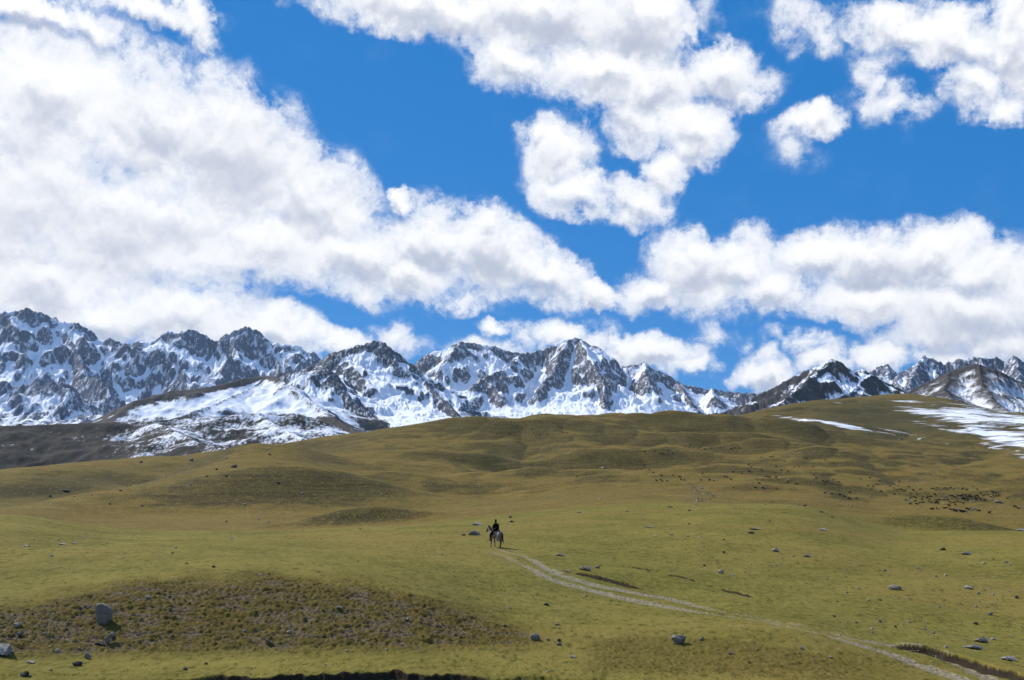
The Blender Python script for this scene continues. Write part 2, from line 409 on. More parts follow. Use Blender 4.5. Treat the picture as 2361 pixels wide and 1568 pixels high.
def ground_material():
    m, g, b = new_mat('meadow', 0.95, 0.05)
    co = g.add('ShaderNodeTexCoord').outputs['Object']
    dry, green, tuss, soil, dark, dirt, snow, bmpa = (g.attr(a) for a in ('dry', 'green', 'tuss', 'soil', 'dark', 'dirt', 'snow', 'bump'))
    n_big = g.noise(co, 0.016, 4, 0.55); n_mid = g.noise(co, 0.11, 5, 0.6); n_sm = g.noise(co, 0.9, 5, 0.65); n_fine = g.noise(co, 6.0, 4, 0.7)
    st = g.mapping(co, scale=(1.0, 0.35, 1.0)); n_tuft = g.noise(st, 3.2, 4, 0.75)
    near = g.mix(g.ramp(n_mid, 0.32, 0.68), NEAR_A, NEAR_B)
    near = g.mix(g.math('MULTIPLY', g.ramp(n_big, 0.45, 0.7), 0.55), near, NEAR_C)
    near = g.mix(g.math('MULTIPLY', g.ramp(green, 0.42, 0.8), 0.75), near, NEAR_D)
    far = g.mix(g.ramp(n_mid, 0.3, 0.7), FAR_A, FAR_B)
    far = g.mix(g.math('MULTIPLY', g.ramp(n_big, 0.42, 0.66), 0.7), far, FAR_C)
    far = g.mix(g.math('MULTIPLY', g.ramp(green, 0.55, 0.95), 0.5), far, FAR_D)
    # grey-brown heath and scree on steep faces
    geo = g.add('ShaderNodeNewGeometry'); nz = g.add('ShaderNodeSeparateXYZ'); g.l.new(geo.outputs['Normal'], nz.inputs[0])
    steep = g.ramp(g.math('ADD', nz.outputs[2], g.math('MULTIPLY', g.math('SUBTRACT', n_mid, 0.5), 0.06)), 0.988, 0.945)
    far = g.mix(g.math('MULTIPLY', steep, 0.7), far, HEATH)
    ter = g.noise(g.mapping(co, scale=(0.05, 0.05, 1.6)), 1.0, 6, 0.7)
    far = g.mix(g.math('MULTIPLY', g.ramp(ter, 0.46, 0.60), g.math('ADD', 0.12, g.math('MULTIPLY', steep, 0.55))), far, (0.030, 0.024, 0.014))
    far = g.mix(g.math('MULTIPLY', g.attr('shade_heath'), 0.8), far, (0.056, 0.048, 0.026))  # painted cloud shadow at left, dark heath soil at right
    n_f2 = g.noise(co, 0.35, 6, 0.7)
    far = g.mix(g.ramp(n_f2, 0.52, 0.72, 0, 0.45), far, (0.235, 0.168, 0.040)); far = g.mix(g.ramp(n_f2, 0.48, 0.30, 0, 0.5), far, (0.070, 0.056, 0.020))
    c = g.mix(dry, near, far)
    # small-scale mottling of the turf
    mot = g.math('ADD', g.math('MULTIPLY', g.math('SUBTRACT', n_sm, 0.5), 1.3), g.math('MULTIPLY', g.math('SUBTRACT', n_tuft, 0.5), 2.2))
    c = g.mix(1.0, c, g.add('ShaderNodeCombineColor').outputs[0], 'MULTIPLY') if False else c
    c = g.mix(g.ramp(mot, 0.03, 0.42, 0, 0.75), c, STRAW)
    c = g.mix(g.ramp(mot, -0.03, -0.42, 0, 0.8), c, MOSS)
    tus = g.mix(g.ramp(n_sm, 0.35, 0.65), TUS_A, TUS_B)
    tus = g.mix(g.ramp(n_fine, 0.4, 0.7, 0, 0.5), tus, TUS_C)
    c = g.mix(g.math('MULTIPLY', tuss, 0.85), c, tus)
    sl = g.mix(g.ramp(n_fine, 0.4, 0.65), SOIL_A, SOIL_B)
    c = g.mix(g.ramp(g.math('ADD', soil, g.math('MULTIPLY', g.math('SUBTRACT', n_fine, 0.5), 0.4)), 0.25, 0.5), c, sl)
    dr = g.mix(g.ramp(n_fine, 0.35, 0.7), DIRT_A, DIRT_B)
    c = g.mix(g.ramp(g.math('ADD', dirt, g.math('ADD', g.math('MULTIPLY', g.math('SUBTRACT', n_fine, 0.5), 0.9), g.math('MULTIPLY', g.math('SUBTRACT', n_sm, 0.5), 0.8))), 0.28, 0.75, 0, 0.95), c, dr)
    c = g.mix(g.ramp(g.math('ADD', dark, g.math('MULTIPLY', g.math('SUBTRACT', n_fine, 0.5), 0.3)), 0.3, 0.6), c, EARTH)
    # snow in wind-drawn streaks
    sc = g.mapping(co, rot=(0, 0, math.radians(-24)), scale=(0.0035, 0.012, 0.02))
    s1 = g.noise(sc, 2.6, 9, 0.66, 0.8)
    sn = g.math('ADD', snow, g.math('MULTIPLY', g.math('SUBTRACT', g.math('ADD', g.math('MULTIPLY', s1, 0.62), g.math('MULTIPLY', g.noise(sc, 9.0, 7, 0.7, 0.5), 0.38)), 0.57), 4.4))
    c = g.mix(g.math('MULTIPLY', g.ramp(sn, 0.38, 0.78), g.ramp(snow, 0.08, 0.3)), c, SNOW)
    g.l.new(c, b.inputs['Base Color'])
    hb = g.math('ADD', g.math('MULTIPLY', n_tuft, 0.6), g.math('MULTIPLY', n_fine, 0.4))
    nb = g.add('ShaderNodeBump'); nb.inputs['Distance'].default_value = 0.12
    g.put(nb.inputs['Strength'], g.math('MULTIPLY', g.math('SUBTRACT', 1.0, dry), 0.6)); g.put(nb.inputs['Height'], hb); g.l.new(nb.outputs[0], b.inputs['Normal'])
    return m
SNOW = (0.86, 0.88, 0.92)
NEAR_A, NEAR_B, NEAR_C, NEAR_D = (0.140, 0.118, 0.022), (0.208, 0.168, 0.036), (0.112, 0.110, 0.018), (0.205, 0.146, 0.036)
FAR_A, FAR_B, FAR_C, FAR_D = (0.142, 0.094, 0.022), (0.198, 0.134, 0.034), (0.142, 0.106, 0.025), (0.172, 0.098, 0.025)
HEATH = (0.068, 0.052, 0.025)
STRAW, MOSS = (0.225, 0.185, 0.045), (0.050, 0.052, 0.008)
TUS_A, TUS_B, TUS_C = (0.108, 0.075, 0.017), (0.062, 0.048, 0.012), (0.180, 0.118, 0.040)
SOIL_A, SOIL_B, EARTH = (0.062, 0.044, 0.022), (0.19, 0.145, 0.085), (0.036, 0.027, 0.017)
DIRT_A, DIRT_B = (0.14, 0.115, 0.060), (0.36, 0.305, 0.205)
MEADOW = ground_material()
DIRT = DIRT * (1 - np.clip(SOILD * 1.5, 0, 1)); gattr['dirt'] = DIRT.ravel()
fd = (DIRT.ravel()[gf].mean(1) > 0.3)
v_, f_, a_ = compact(gv, gf[~fd], gattr)
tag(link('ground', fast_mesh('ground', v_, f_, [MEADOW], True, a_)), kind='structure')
v_, f_, a_ = compact(gv, gf[fd], gattr)
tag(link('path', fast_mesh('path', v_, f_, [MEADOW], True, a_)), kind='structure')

# water in the gully
def stream():
    wa = np.radians(np.linspace(-24, 3, 120)); vs = []
    for a in wa:
        i = np.searchsorted(AZ, a); r0 = rb[i, np.searchsorted(R, 51)]
        gw = gwidth[i, 0]
        j = np.searchsorted(R, r0 - 0.45)
        zb = Zg[i, j] + EYE
        for q in (-1.35, -0.9, -0.45, 0.12): vs.append(((r0+q)*math.sin(a), (r0+q)*math.cos(a), zb + 0.07))
    vs = np.array(vs)
    zz = vs[:, 2].reshape(-1, 4).mean(1); k = np.ones(15) / 15
    zz = np.convolve(np.pad(zz, 7, mode='edge'), k, 'valid'); vs[:, 2] = np.repeat(zz, 4)
    ii = np.arange(120 * 4).reshape(120, 4)
    fs = np.stack([ii[:-1, :-1], ii[1:, :-1], ii[1:, 1:], ii[:-1, 1:]], -1).reshape(-1, 4)
    m, g, b = new_mat('water', 0.06, 0.5)
    b.inputs['Base Color'].default_value = (0.03, 0.035, 0.03, 1)
    co = g.add('ShaderNodeTexCoord').outputs['Object']
    bump(g, b, g.noise(co, 5.0, 4, 0.6), 0.5, 0.05)
    tag(link('stream', fast_mesh('stream', vs, fs, [m])), kind='structure')
stream()
# ------------------------------------------------------------------ mountains
def P(X, Y, r): return pix_point(X, Y, r * 1000.0)
def line(pts, r0, r1=None):
    r1 = r0 if r1 is None else r1; n = max(1, len(pts) - 1)
    return np.array([P(x, y, r0 + (r1 - r0) * i / n) for i, (x, y) in enumerate(pts)])

def erode(h, cell, batches, drops, steps, seed, keep, strength=0.3):
    """running water carves gullies; returns the height and where material settled"""
    rng = np.random.default_rng(seed); n0, n1 = h.shape; h = h / cell; start = h.copy()
    for b in range(batches):
        px = rng.uniform(1, n0 - 3, drops); py = rng.uniform(1, n1 - 3, drops)
        dx = np.zeros(drops); dy = np.zeros(drops); sp = np.ones(drops); wt = np.ones(drops); sd = np.zeros(drops); al = np.ones(drops, bool)
        for s in range(steps):
            ix = px.astype(int); iy = py.astype(int); fx = px - ix; fy = py - iy
            a, bq, c, d = h[ix, iy], h[ix+1, iy], h[ix, iy+1], h[ix+1, iy+1]
            gx = (bq - a) * (1 - fy) + (d - c) * fy; gy = (c - a) * (1 - fx) + (d - bq) * fx
            h0 = a*(1-fx)*(1-fy) + bq*fx*(1-fy) + c*(1-fx)*fy + d*fx*fy
            dx = dx * 0.25 - gx * 0.75; dy = dy * 0.25 - gy * 0.75
            L = np.hypot(dx, dy) + 1e-9; dx, dy = dx / L, dy / L
            qx, qy = px + dx, py + dy
            out = (qx < 1) | (qx > n0 - 3) | (qy < 1) | (qy > n1 - 3); al &= ~out
            qx = np.clip(qx, 1, n0 - 3); qy = np.clip(qy, 1, n1 - 3)
            jx = qx.astype(int); jy = qy.astype(int); ex = qx - jx; ey = qy - jy
            h1 = h[jx, jy]*(1-ex)*(1-ey) + h[jx+1, jy]*ex*(1-ey) + h[jx, jy+1]*(1-ex)*ey + h[jx+1, jy+1]*ex*ey
            dh = h1 - h0
            cap = np.maximum(-dh, 0.02) * sp * wt * 4.0
            dep = np.where(dh > 0, np.minimum(dh, sd), np.where(sd > cap, (sd - cap) * 0.3, -np.minimum((cap - sd) * strength, np.maximum(-dh, 0) * 0.9)))
            dep = np.where(al, dep, 0); sd = sd - dep
            idx = ix * n1 + iy
            dl = np.zeros(n0 * n1)
            for o, wgt in ((0, (1-fx)*(1-fy)), (n1, fx*(1-fy)), (1, (1-fx)*fy), (n1+1, fx*fy)):
                dl += np.bincount(idx + o, dep * wgt, n0 * n1)
            h += np.clip(dl, -0.12, 0.12).reshape(n0, n1) * keep
            sp = np.sqrt(np.maximum(0.05, sp * sp - dh * 1.5)); sp = np.minimum(sp, 3.0); wt = wt * 0.985
            px, py = qx, qy
    return h * cell, (h - start) * cell

def box(h, k):
    hp = np.pad(h, k, mode='edge'); cs = np.cumsum(np.cumsum(np.pad(hp, ((1, 0), (1, 0))), 0), 1); K = 2 * k + 1
    return (cs[K:, K:] - cs[:-K, K:] - cs[K:, :-K] + cs[:-K, :-K]) / (K * K)

def mountain(name, ridges, Xr, rr, dcol, drow, floorY, warp, rough, mat, snow, seed, ero=(6, 9000, 45, 0.3), foot=330, crest=0, fall=0.10):
    """ridges: (polyline, slope, run) ; height = best over ridges of crest height - concave fall with distance"""
    a0, a1 = float(pix_dir(Xr[0], 1000)[0]), float(pix_dir(Xr[1], 1000)[0])
    az = np.arange(a0, a1, math.radians(dcol)); r = np.arange(rr[0] * 1000.0, rr[1] * 1000.0, drow)
    floor = P((Xr[0] + Xr[1]) / 2, floorY, rr[0])[2]
    A, Rm = np.meshgrid(az, r, indexing='ij'); x, y = Rm * np.sin(A), Rm * np.cos(A)
    wx = x + warp * fbm(x / (warp * 4), y / (warp * 4), 4, seed) * 1.6; wy = y + warp * fbm(x / (warp * 4) + 50, y / (warp * 4), 4, seed + 5) * 1.6
    h = np.full(x.shape, -1e9); dmin = np.full(x.shape, 1e9)
    for ri, (pts, s, run) in enumerate(ridges):
        for k in range(len(pts) - 1):
            p, q = pts[k], pts[k+1]; dx, dy = q[0]-p[0], q[1]-p[1]; L = dx*dx + dy*dy + 1e-6
            t = np.clip(((x-p[0])*dx + (y-p[1])*dy) / L, 0, 1)
            d0 = np.hypot(x - p[0] - t*dx, y - p[1] - t*dy)
            f = np.clip(d0 / (warp * 1.2), 0.0 if ri == 0 else 0.35, 1)     # the traced skyline stays put, spurs wander
            X2, Y2 = x + (wx - x) * f, y + (wy - y) * f
            t = np.clip(((X2-p[0])*dx + (Y2-p[1])*dy) / L, 0, 1)
            d = np.hypot(X2 - p[0] - t*dx, Y2 - p[1] - t*dy)
            z = p[2] + t * (q[2]-p[2]) - run * (1 - np.exp(-d * s / run)) - fall * d
            m = z > h; dmin = np.where(m, d, dmin); h = np.maximum(h, z)
    w = 0.12 + 0.88 * sstep(0, 240, dmin)
    fl = sstep(floor - 20, floor + foot, h)
    amp, fx, fy = rough
    bs = np.degrees(np.arctan(np.hypot(np.gradient(h, axis=1) / drow, np.gradient(h, axis=0) / (Rm * math.radians(dcol)))))
    stp = 0.15 + 0.85 * sstep(18, 36, box(bs, 6))
    rib = ridged(wx / fx, wy / fy, 3, seed + 20, 0.5)
    h = h + amp * (0.35 + 0.65 * stp) * w * (0.12 + 0.88 * fl) * (rib - 0.5)
    h = h + 0.26 * amp * stp * (0.5 + 0.5 * w) * (0.06 + 0.94 * fl) * (ridged(wx / (fx * 0.36) + 3, wy / (fy * 0.30), 3, seed + 30, 0.5) - 0.5)
    h = h + crest * np.exp(-(dmin / 70) ** 2) * (ridged(x / 95, y / 95, 4, seed + 60, 0.6) - 0.55)
    h = h + 0.05 * amp * fbm(x / (fx * 0.1), y / (fy * 0.1), 2, seed + 40)
    h = np.where(h < floor, floor + (h - floor) * 0.15, h)
    before = h.copy()
    if ero: h, dep = erode(h, drow, ero[0], ero[1], ero[2], seed, 1.0, ero[3])
    h = np.clip(h, before - 0.35 * amp, before + 0.25 * amp)
    sky = 1 - sstep(0, 60, dmin)
    h = np.where(h < before, h + (before - h) * sky, h)
    settled = box(h - before, 1) if ero else 0 * h
    hs_ = box(box(h, 2), 2)
    gx = np.gradient(hs_, axis=1) / drow; ga = np.gradient(hs_, axis=0) / (Rm * math.radians(dcol))
    slope = np.degrees(np.arctan(np.hypot(gx, ga)))
    curv = (box(box(h, 7), 4) - box(h, 1)) / (amp * 0.13)
    sn = snow(x, y, h, slope, curv, dmin, settled)
    vs = np.stack([x, y, h], -1).reshape(-1, 3)
    ii = np.arange(len(az) * len(r)).reshape(len(az), len(r))
    fs = np.stack([ii[:-1, :-1], ii[1:, :-1], ii[1:, 1:], ii[:-1, 1:]], -1).reshape(-1, 4)
    o = link(name, fast_mesh(name, vs, fs, [mat], True, dict(snow=np.clip(sn, -1, 2).ravel())))
    tag(o, kind='structure')
    return o

def rock_snow_material(name, rock_a, rock_b, rock_c, fine, soft=0.2, n2w=0.85, n1w=0.35, dust=0.0):
    m, g, b = new_mat(name, 0.9, 0.1)
    co = g.add('ShaderNodeTexCoord').outputs['Object']
    n1 = g.noise(co, 1.0 / (fine * 7), 5, 0.6, 0.4)
    stq = g.mapping(co, scale=(1, 0.5, 0.5)); n2 = g.noise(stq, 1.0 / (fine * 1.8), 5, 0.66)
    rk = g.mix(g.ramp(n1, 0.35, 0.65), rock_a, rock_b)
    rk = g.mix(g.ramp(n2, 0.5, 0.72, 0, 0.8), rk, rock_c)
    sn = g.math('ADD', g.attr('snow'), g.math('MULTIPLY', g.math('SUBTRACT', n2, 0.5), n2w))
    sn = g.math('ADD', sn, g.math('MULTIPLY', g.math('SUBTRACT', n1, 0.5), n1w))
    if dust:
        n3 = g.noise(g.mapping(co, rot=(0, 0.5, 0.3), scale=(1, 0.6, 0.35)), 1.0 / (fine * 2.2), 7, 0.76)
        rk = g.mix(g.ramp(g.math('ADD', n3, g.math('MULTIPLY', g.math('SUBTRACT', n1, 0.5), 0.35)), 0.56 - dust, 0.67 - dust, 0, 0.8), rk, SNOW)
    g.l.new(g.mix(g.ramp(sn, 0.5 - soft, 0.5 + soft), rk, SNOW), b.inputs['Base Color'])
    bump(g, b, n2, 0.45, fine * 0.6)
    return m

def alpine_snow(lo, hi, cgain=0.35, bias=0.0, sg=0.5, top=0.0, scree=0.0):
    def f(x, y, h, slope, curv, d, settled):
        return -scree_streaks(x, y, h, 900, 950, scree) - top * (1 - sstep(25, 120, d)) * sstep(-0.35, 0.15, fbm(x / 260, y / 260, 3, 77)) + 1 - sstep(lo, hi, slope) + cgain * np.clip(curv, -1, 1) + bias + sg * np.clip(settled / 4, -0.4, 1)
    return f
def scree_streaks(x, y, h, Y0, Y1, a):
    px, py = project(x, y, h - EYE)
    return a * sstep(Y0, Y1, py) * (0.5 + 1.1 * fbm(x / 45, y / 420, 4, 88))
SNOW = (0.86, 0.88, 0.92)
ROCK = rock_snow_material('snowy rock', (0.075, 0.085, 0.110), (0.105, 0.112, 0.135), (0.15, 0.155, 0.175), 10.0, dust=0.055)
ROCKL = rock_snow_material('shaded snowy rock', (0.080, 0.090, 0.118), (0.110, 0.118, 0.145), (0.155, 0.16, 0.185), 13.0, n2w=0.65, n1w=0.3, dust=0.05)
ROCKN = rock_snow_material('dark snowy rock', (0.048, 0.052, 0.062), (0.070, 0.072, 0.080), (0.11, 0.11, 0.115), 7.0, dust=0.04)
ROCKW = rock_snow_material('warm snowy rock', (0.075, 0.072, 0.082), (0.115, 0.104, 0.106), (0.16, 0.15, 0.15), 9.0, dust=0.05)
BROWN = rock_snow_material('brown scree', (0.060, 0.050, 0.040), (0.085, 0.068, 0.052), (0.11, 0.092, 0.072), 5.0, n2w=1.25, n1w=0.5)
CONE = rock_snow_material('grey scree with dusted snow', (0.052, 0.047, 0.042), (0.078, 0.068, 0.058), (0.10, 0.09, 0.08), 4.0, soft=0.5, n2w=1.1, n1w=0.5)
BAND = rock_snow_material('banded brown rock', (0.050, 0.045, 0.042), (0.080, 0.068, 0.058), (0.105, 0.09, 0.078), 6.0, n2w=1.3, n1w=0.6, dust=0.0)
DARKS = rock_snow_material('cloud-shaded heath hill', (0.024, 0.021, 0.017), (0.044, 0.035, 0.022), (0.062, 0.048, 0.028), 4.0, n2w=1.3, n1w=0.5)  # brown heath colours darkened to stand for cloud shadow on this hill

# far left range
m1 = [(-120,735),(-60,725),(0,717),(31,715),(65,714),(99,719),(127,731),(171,744),(192,753),(219,767),(243,784),(257,780),(287,787),(301,791),(315,782),(345,785),(361,780),(372,770),(383,762),(407,760),(431,756),(469,765),(493,780),(513,787),(528,779),(547,763),(560,757),(575,755),(595,762),(616,780),(629,792),(681,796),(705,806),(729,814),(745,830),(790,850)]
R1 = [(line(m1, 9.0, 8.6), 1.05, 900),
      (line([(383,762),(372,810),(360,860),(345,900)], 8.95, 8.2), 1.2, 500), (line([(431,756),(440,810),(430,860),(405,920)], 8.9, 8.1), 1.2, 500),
      (line([(575,755),(560,810),(530,850),(505,890)], 8.8, 8.1), 1.2, 500), (line([(595,762),(640,830),(650,880)], 8.8, 8.1), 1.1, 500),
      (line([(257,780),(240,820),(250,860)], 8.95, 8.4), 1.2, 450), (line([(65,714),(60,790),(85,850),(75,880)], 9.0, 8.0), 1.1, 500), (line([(127,731),(170,800),(190,850)], 9.0, 8.2), 1.1, 480),
      (line([(-100,860),(0,872),(40,885),(95,888),(125,880),(160,900),(200,950),(240,985)], 6.9, 6.4), 0.95, 900), (line([(40,885),(60,940),(80,990)], 6.8, 6.2), 0.9, 700), (line([(125,880),(140,940),(150,990)], 6.7, 6.1), 0.9, 700),
      (line([(160,890),(205,866),(240,872),(262,905),(290,955),(330,985)], 7.6, 6.8), 1.1, 600)]
mountain('mountain_range', R1, (-260, 860), (5.0, 9.6), 0.045, 9.0, 1040, 150, (190, 520, 900), ROCKL, alpine_snow(41, 55, 0.35, 0.04, top=0.7, scree=0.75), 200, crest=30, foot=200)

# central range behind the bowl of snow
m3 = [(880,905),(930,860),(970,828),(980,816),(1025,804),(1049,799),(1059,787),(1069,785),(1110,792),(1138,797),(1179,808),(1213,811),(1254,806),(1288,789),(1309,782),(1339,780),(1356,792),(1367,815),(1384,832),(1418,852),(1439,845),(1456,837),(1486,833),(1507,849),(1541,862),(1562,878),(1611,893),(1670,897),(1691,904),(1746,905),(1850,903),(2000,905)]
R3 = [(line(m3, 8.0, 8.4), 0.95, 700),
      (line([(1213,811),(1170,845),(1130,862),(1085,884)], 8.05, 7.3), 0.85, 350),
      (line([(1339,780),(1350,815),(1377,856),(1394,900),(1398,935)], 8.1, 7.2), 1.2, 420), (line([(1309,782),(1290,830),(1262,870),(1245,905)], 8.1, 7.4), 1.1, 420),
      (line([(1062,787),(1035,815),(1018,845),(1005,880)], 8.0, 7.4), 1.0, 400), (line([(1110,870),(1130,880),(1165,905)], 7.5, 7.2), 1.2, 250),
      (line([(1428,850),(1434,900),(1445,940)], 8.1, 7.5), 1.0, 300), (line([(1486,833),(1500,875)], 8.1, 7.7), 1.1, 300),
      (line([(1562,878),(1578,905),(1590,928)], 8.2, 7.7), 1.0, 250), (line([(1640,896),(1650,915)], 8.2, 7.9), 1.0, 200)]
mountain('mountain_range', R3, (820, 2060), (5.2, 9.0), 0.045, 9.0, 1010, 110, (120, 420, 680), ROCKW, alpine_snow(42, 56, 0.35, 0.20, top=0.8), 300, (3, 8000, 45, 0.2), foot=520, crest=24, fall=0.16)

# nearer central ridge running down to the right
R2 = [(line([(640,880),(690,858),(749,828),(758,815),(772,808),(802,801),(861,786),(878,787),(898,797),(926,818),(939,832),(956,852)], 6.3, 6.0), 0.85, 700),
      (line([(956,852),(990,893),(1025,921),(1062,955),(1110,985)], 6.0, 5.2), 1.0, 500),
      (line([(735,842),(749,844),(779,873),(813,917),(847,945),(905,992)], 5.6, 4.9), 0.75, 420), (line([(600,868),(660,860),(735,842)], 5.8, 5.6), 0.85, 420),
      (line([(802,801),(820,840),(850,880)], 6.2, 5.7), 0.75, 300)]
def snow2(x, y, h, slope, curv, d, settled):
    px, py = project(x, y, h - EYE)
    ramp = np.exp(-(((px - 905 - (py - 920) * 0.9) / 42) ** 2)) * sstep(860, 885, py) + np.exp(-((px - 825) / 45) ** 2 - ((py - 822) / 26) ** 2) + 0.8 * np.exp(-((px - 735 - (py - 905) * 1.0) / 30) ** 2) * sstep(855, 880, py)
    return -scree_streaks(x, y, h, 915, 975, 0.75) + 1.1 * ramp + 1.0 - sstep(37, 50, slope) + 0.35 * np.clip(curv, -1, 1) - 0.75 * (1 - sstep(20, 110, d)) + 0.15 + 0.5 * np.clip(settled / 4, -0.4, 1)
mountain('mountain', R2, (560, 1260), (4.2, 6.8), 0.04, 6.5, 1040, 80, (70, 230, 440), ROCKN, snow2, 400, (3, 8000, 45, 0.25), crest=24)

# snow-dusted pyramid hill in front of it
R4 = [(line([(190,990),(233,968),(274,941),(308,924),(359,914),(393,900),(445,897),(513,885),(560,872),(620,866)], 4.1, 4.3), 0.52, 600),
      (line([(620,866),(640,872),(657,883),(705,914),(746,945),(787,975),(830,1000)], 4.3, 3.5), 0.62, 420),
      (line([(657,883),(690,905),(700,925),(685,950)], 4.2, 3.8), 0.7, 200), (line([(620,866),(560,905),(480,935),(400,965)], 4.3, 3.6), 0.45, 260)]
def snow4(x, y, h, slope, curv, d, settled):
    px, py = project(x, y, h - EYE)
    low = sstep(985, 940, py + 20 * fbm(x / 120, y / 120, 3, 5)) 
    left = sstep(0, 26, py - np.interp(px, [200,300,445,513,560,620], [975,935,900,888,876,862]))
    return 0.24 + 0.72 * low * left + 0.15 * fbm(x / 26 + y / 60, y / 70 - x / 90, 4, 51) + 0.2 * np.clip(curv, -1, 1) - 0.2 * (1 - sstep(5, 25, d)) - 0.25 * sstep(32, 42, slope) + 0.2 * np.clip(settled / 2, -0.5, 1)
mountain('hill', R4, (120, 900), (3.0, 5.0), 0.04, 6.0, 1030, 50, (11, 180, 320), BROWN, snow4, 500, None)

# cloud-shaded heath hill behind the meadow on the left, its cloud shadow in the colour
R5 = [(line([(-260,985),(0,982),(205,975),(342,970),(479,962),(599,951),(650,960),(691,955),(718,968),(759,1003),(850,1025)], 2.5, 2.6), 0.36, 400),
      (line([(599,951),(640,985),(700,1010),(760,1030)], 2.55, 2.2), 0.4, 200), (line([(342,970),(420,1000),(520,1040)], 2.5, 2.1), 0.33, 180)]
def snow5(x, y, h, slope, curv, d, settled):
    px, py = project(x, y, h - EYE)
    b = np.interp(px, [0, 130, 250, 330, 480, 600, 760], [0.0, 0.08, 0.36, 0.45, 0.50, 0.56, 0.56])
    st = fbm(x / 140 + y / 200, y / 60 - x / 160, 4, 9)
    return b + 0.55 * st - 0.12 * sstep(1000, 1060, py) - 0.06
mountain('hill', R5, (-260, 900), (1.45, 3.0), 0.045, 5.0, 1130, 40, (20, 130, 210), DARKS, snow5, 600, None)

# right: banded rocky mountain
R6 = [(line([(1600,965),(1640,955),(1680,945),(1715,924),(1750,907),(1798,884),(1837,865),(1889,839),(1913,827),(1934,831),(1944,841),(1972,855),(1989,851),(2010,862),(2045,879),(2076,897),(2140,930)], 3.9, 4.1), 0.85, 600),
      (line([(1913,827),(1870,870),(1830,905),(1795,935)], 3.95, 3.3), 0.8, 250), (line([(1972,855),(1920,895),(1880,918),(1840,940)], 4.0, 3.4), 0.8, 250), (line([(2010,862),(1970,895),(1930,920),(1900,938)], 4.0, 3.4), 0.8, 220)]
def snow6(x, y, h, slope, curv, d, settled):
    px, py = project(x, y, h - EYE)
    return 0.80 - 0.7 * sstep(28, 46, slope) + 0.35 * np.clip(curv, -1, 1) + 0.35 * sstep(930, 860, py) - 0.25 * (1 - sstep(5, 35, d)) + 0.5 * fbm(x / 90, y / 160, 3, 33) + 0.55 * fbm((x * 0.75 + y * 0.66) / 60, (y * 0.75 - x * 0.66) / 420, 3, 35) + 0.3 * np.clip(settled / 3, -0.5, 1)
mountain('mountain', R6, (1560, 2200), (2.9, 4.6), 0.035, 5.0, 985, 50, (40, 105, 230), BAND, snow6, 700, (2, 6000, 30, 0.12), crest=14)

# right: far rocky crest
R7 = [(line([(1930,905),(2000,865),(2013,859),(2024,845),(2045,839),(2066,855),(2083,855),(2104,845),(2128,822),(2145,824),(2163,831),(2177,841),(2184,831),(2218,826),(2256,819),(2281,824),(2295,820),(2315,831),(2340,819),(2361,831),(2420,825),(2480,850),(2580,870)], 6.8, 6.8), 1.0, 600),
      (line([(2128,822),(2110,860),(2090,885)], 6.8, 6.2), 1.1, 300), (line([(2045,839),(2060,870),(2075,890)], 6.8, 6.3), 1.1, 300), (line([(2256,819),(2275,860),(2310,900)], 6.8, 6.1), 1.1, 300), (line([(2340,819),(2350,870)], 6.8, 6.2), 1.1, 300)]
mountain('mountain_range', R7, (1900, 2620), (5.6, 7.5), 0.04, 8.0, 970, 80, (80, 190, 370), ROCK, alpine_snow(40, 54, 0.3, 0.06, top=0.7), 800, crest=26)

# right: dark near cone with thin snow
R8 = [(line([(1990,945),(2055,924),(2114,893),(2183,859),(2246,838),(2263,841),(2281,855),(2305,876),(2340,904),(2370,925),(2450,965)], 2.6, 2.6), 0.66, 380),
      (line([(2255,839),(2265,880),(2285,915),(2320,945)], 2.6, 2.25), 0.5, 160), (line([(2183,859),(2180,895),(2190,920)], 2.6, 2.3), 0.45, 150)]
def snow8(x, y, h, slope, curv, d, settled):
    px, py = project(x, y, h - EYE)
    st = fbm(x / 14 + y / 50, y / 110 - x / 300, 5, 19, 0.65)
    return 0.14 + 0.34 * sstep(2080, 2230, px + 40 * fbm(x / 70, y / 70, 3, 3)) * sstep(850, 885, py) + 0.22 * sstep(915, 950, py) - 0.25 * (1 - sstep(8, 25, d)) + 0.2 * np.clip(curv, -1, 1) + 0.7 * st
mountain('hill', R8, (1940, 2620), (1.9, 3.0), 0.035, 4.0, 985, 26, (16, 55, 120), CONE, snow8, 900, (2, 6000, 30, 0.15))
# ------------------------------------------------------------------ rocks
def rock_shape(seed, sub=3, flat=1.0, rough=0.22, cuts=9, block=0.72):
    rg = np.random.default_rng(seed)
    bm = bmesh.new(); bmesh.ops.create_icosphere(bm, subdivisions=sub, radius=1.0)
    v = np.array([p.co[:] for p in bm.verts])
    for k in range(cuts):                              # flat broken faces
        n = rg.normal(size=3); n /= np.linalg.norm(n); d = rg.uniform(block - 0.15, block + 0.15)
        s = v @ n; m = s > d; v[m] -= np.outer(s[m] - d, n) * 0.92
    u = v * 2.1 + seed * 3.7
    f = pnoise(u[:, 0] + u[:, 2], u[:, 1] - 0.6 * u[:, 2], seed % 50)
    f2 = pnoise(u[:, 0] * 3 - u[:, 2] * 2, u[:, 1] * 3 + u[:, 2] * 2.5, seed % 50 + 3)
    v *= (1 + rough * f + 0.35 * rough * f2)[:, None]
    v -= (v.max(0) + v.min(0)) / 2; v /= (v.max(0) - v.min(0)) / 2
    v[:, 2] = (v[:, 2] + 0.72) * 0.5 / 0.86             # base buried a little; top at z = 1
    for p, c in zip(bm.verts, v): p.co = c
    me = bpy.data.meshes.new('rock'); bm.to_mesh(me); bm.free()
    me.polygons.foreach_set('use_smooth', [False] * len(me.polygons))
    return me

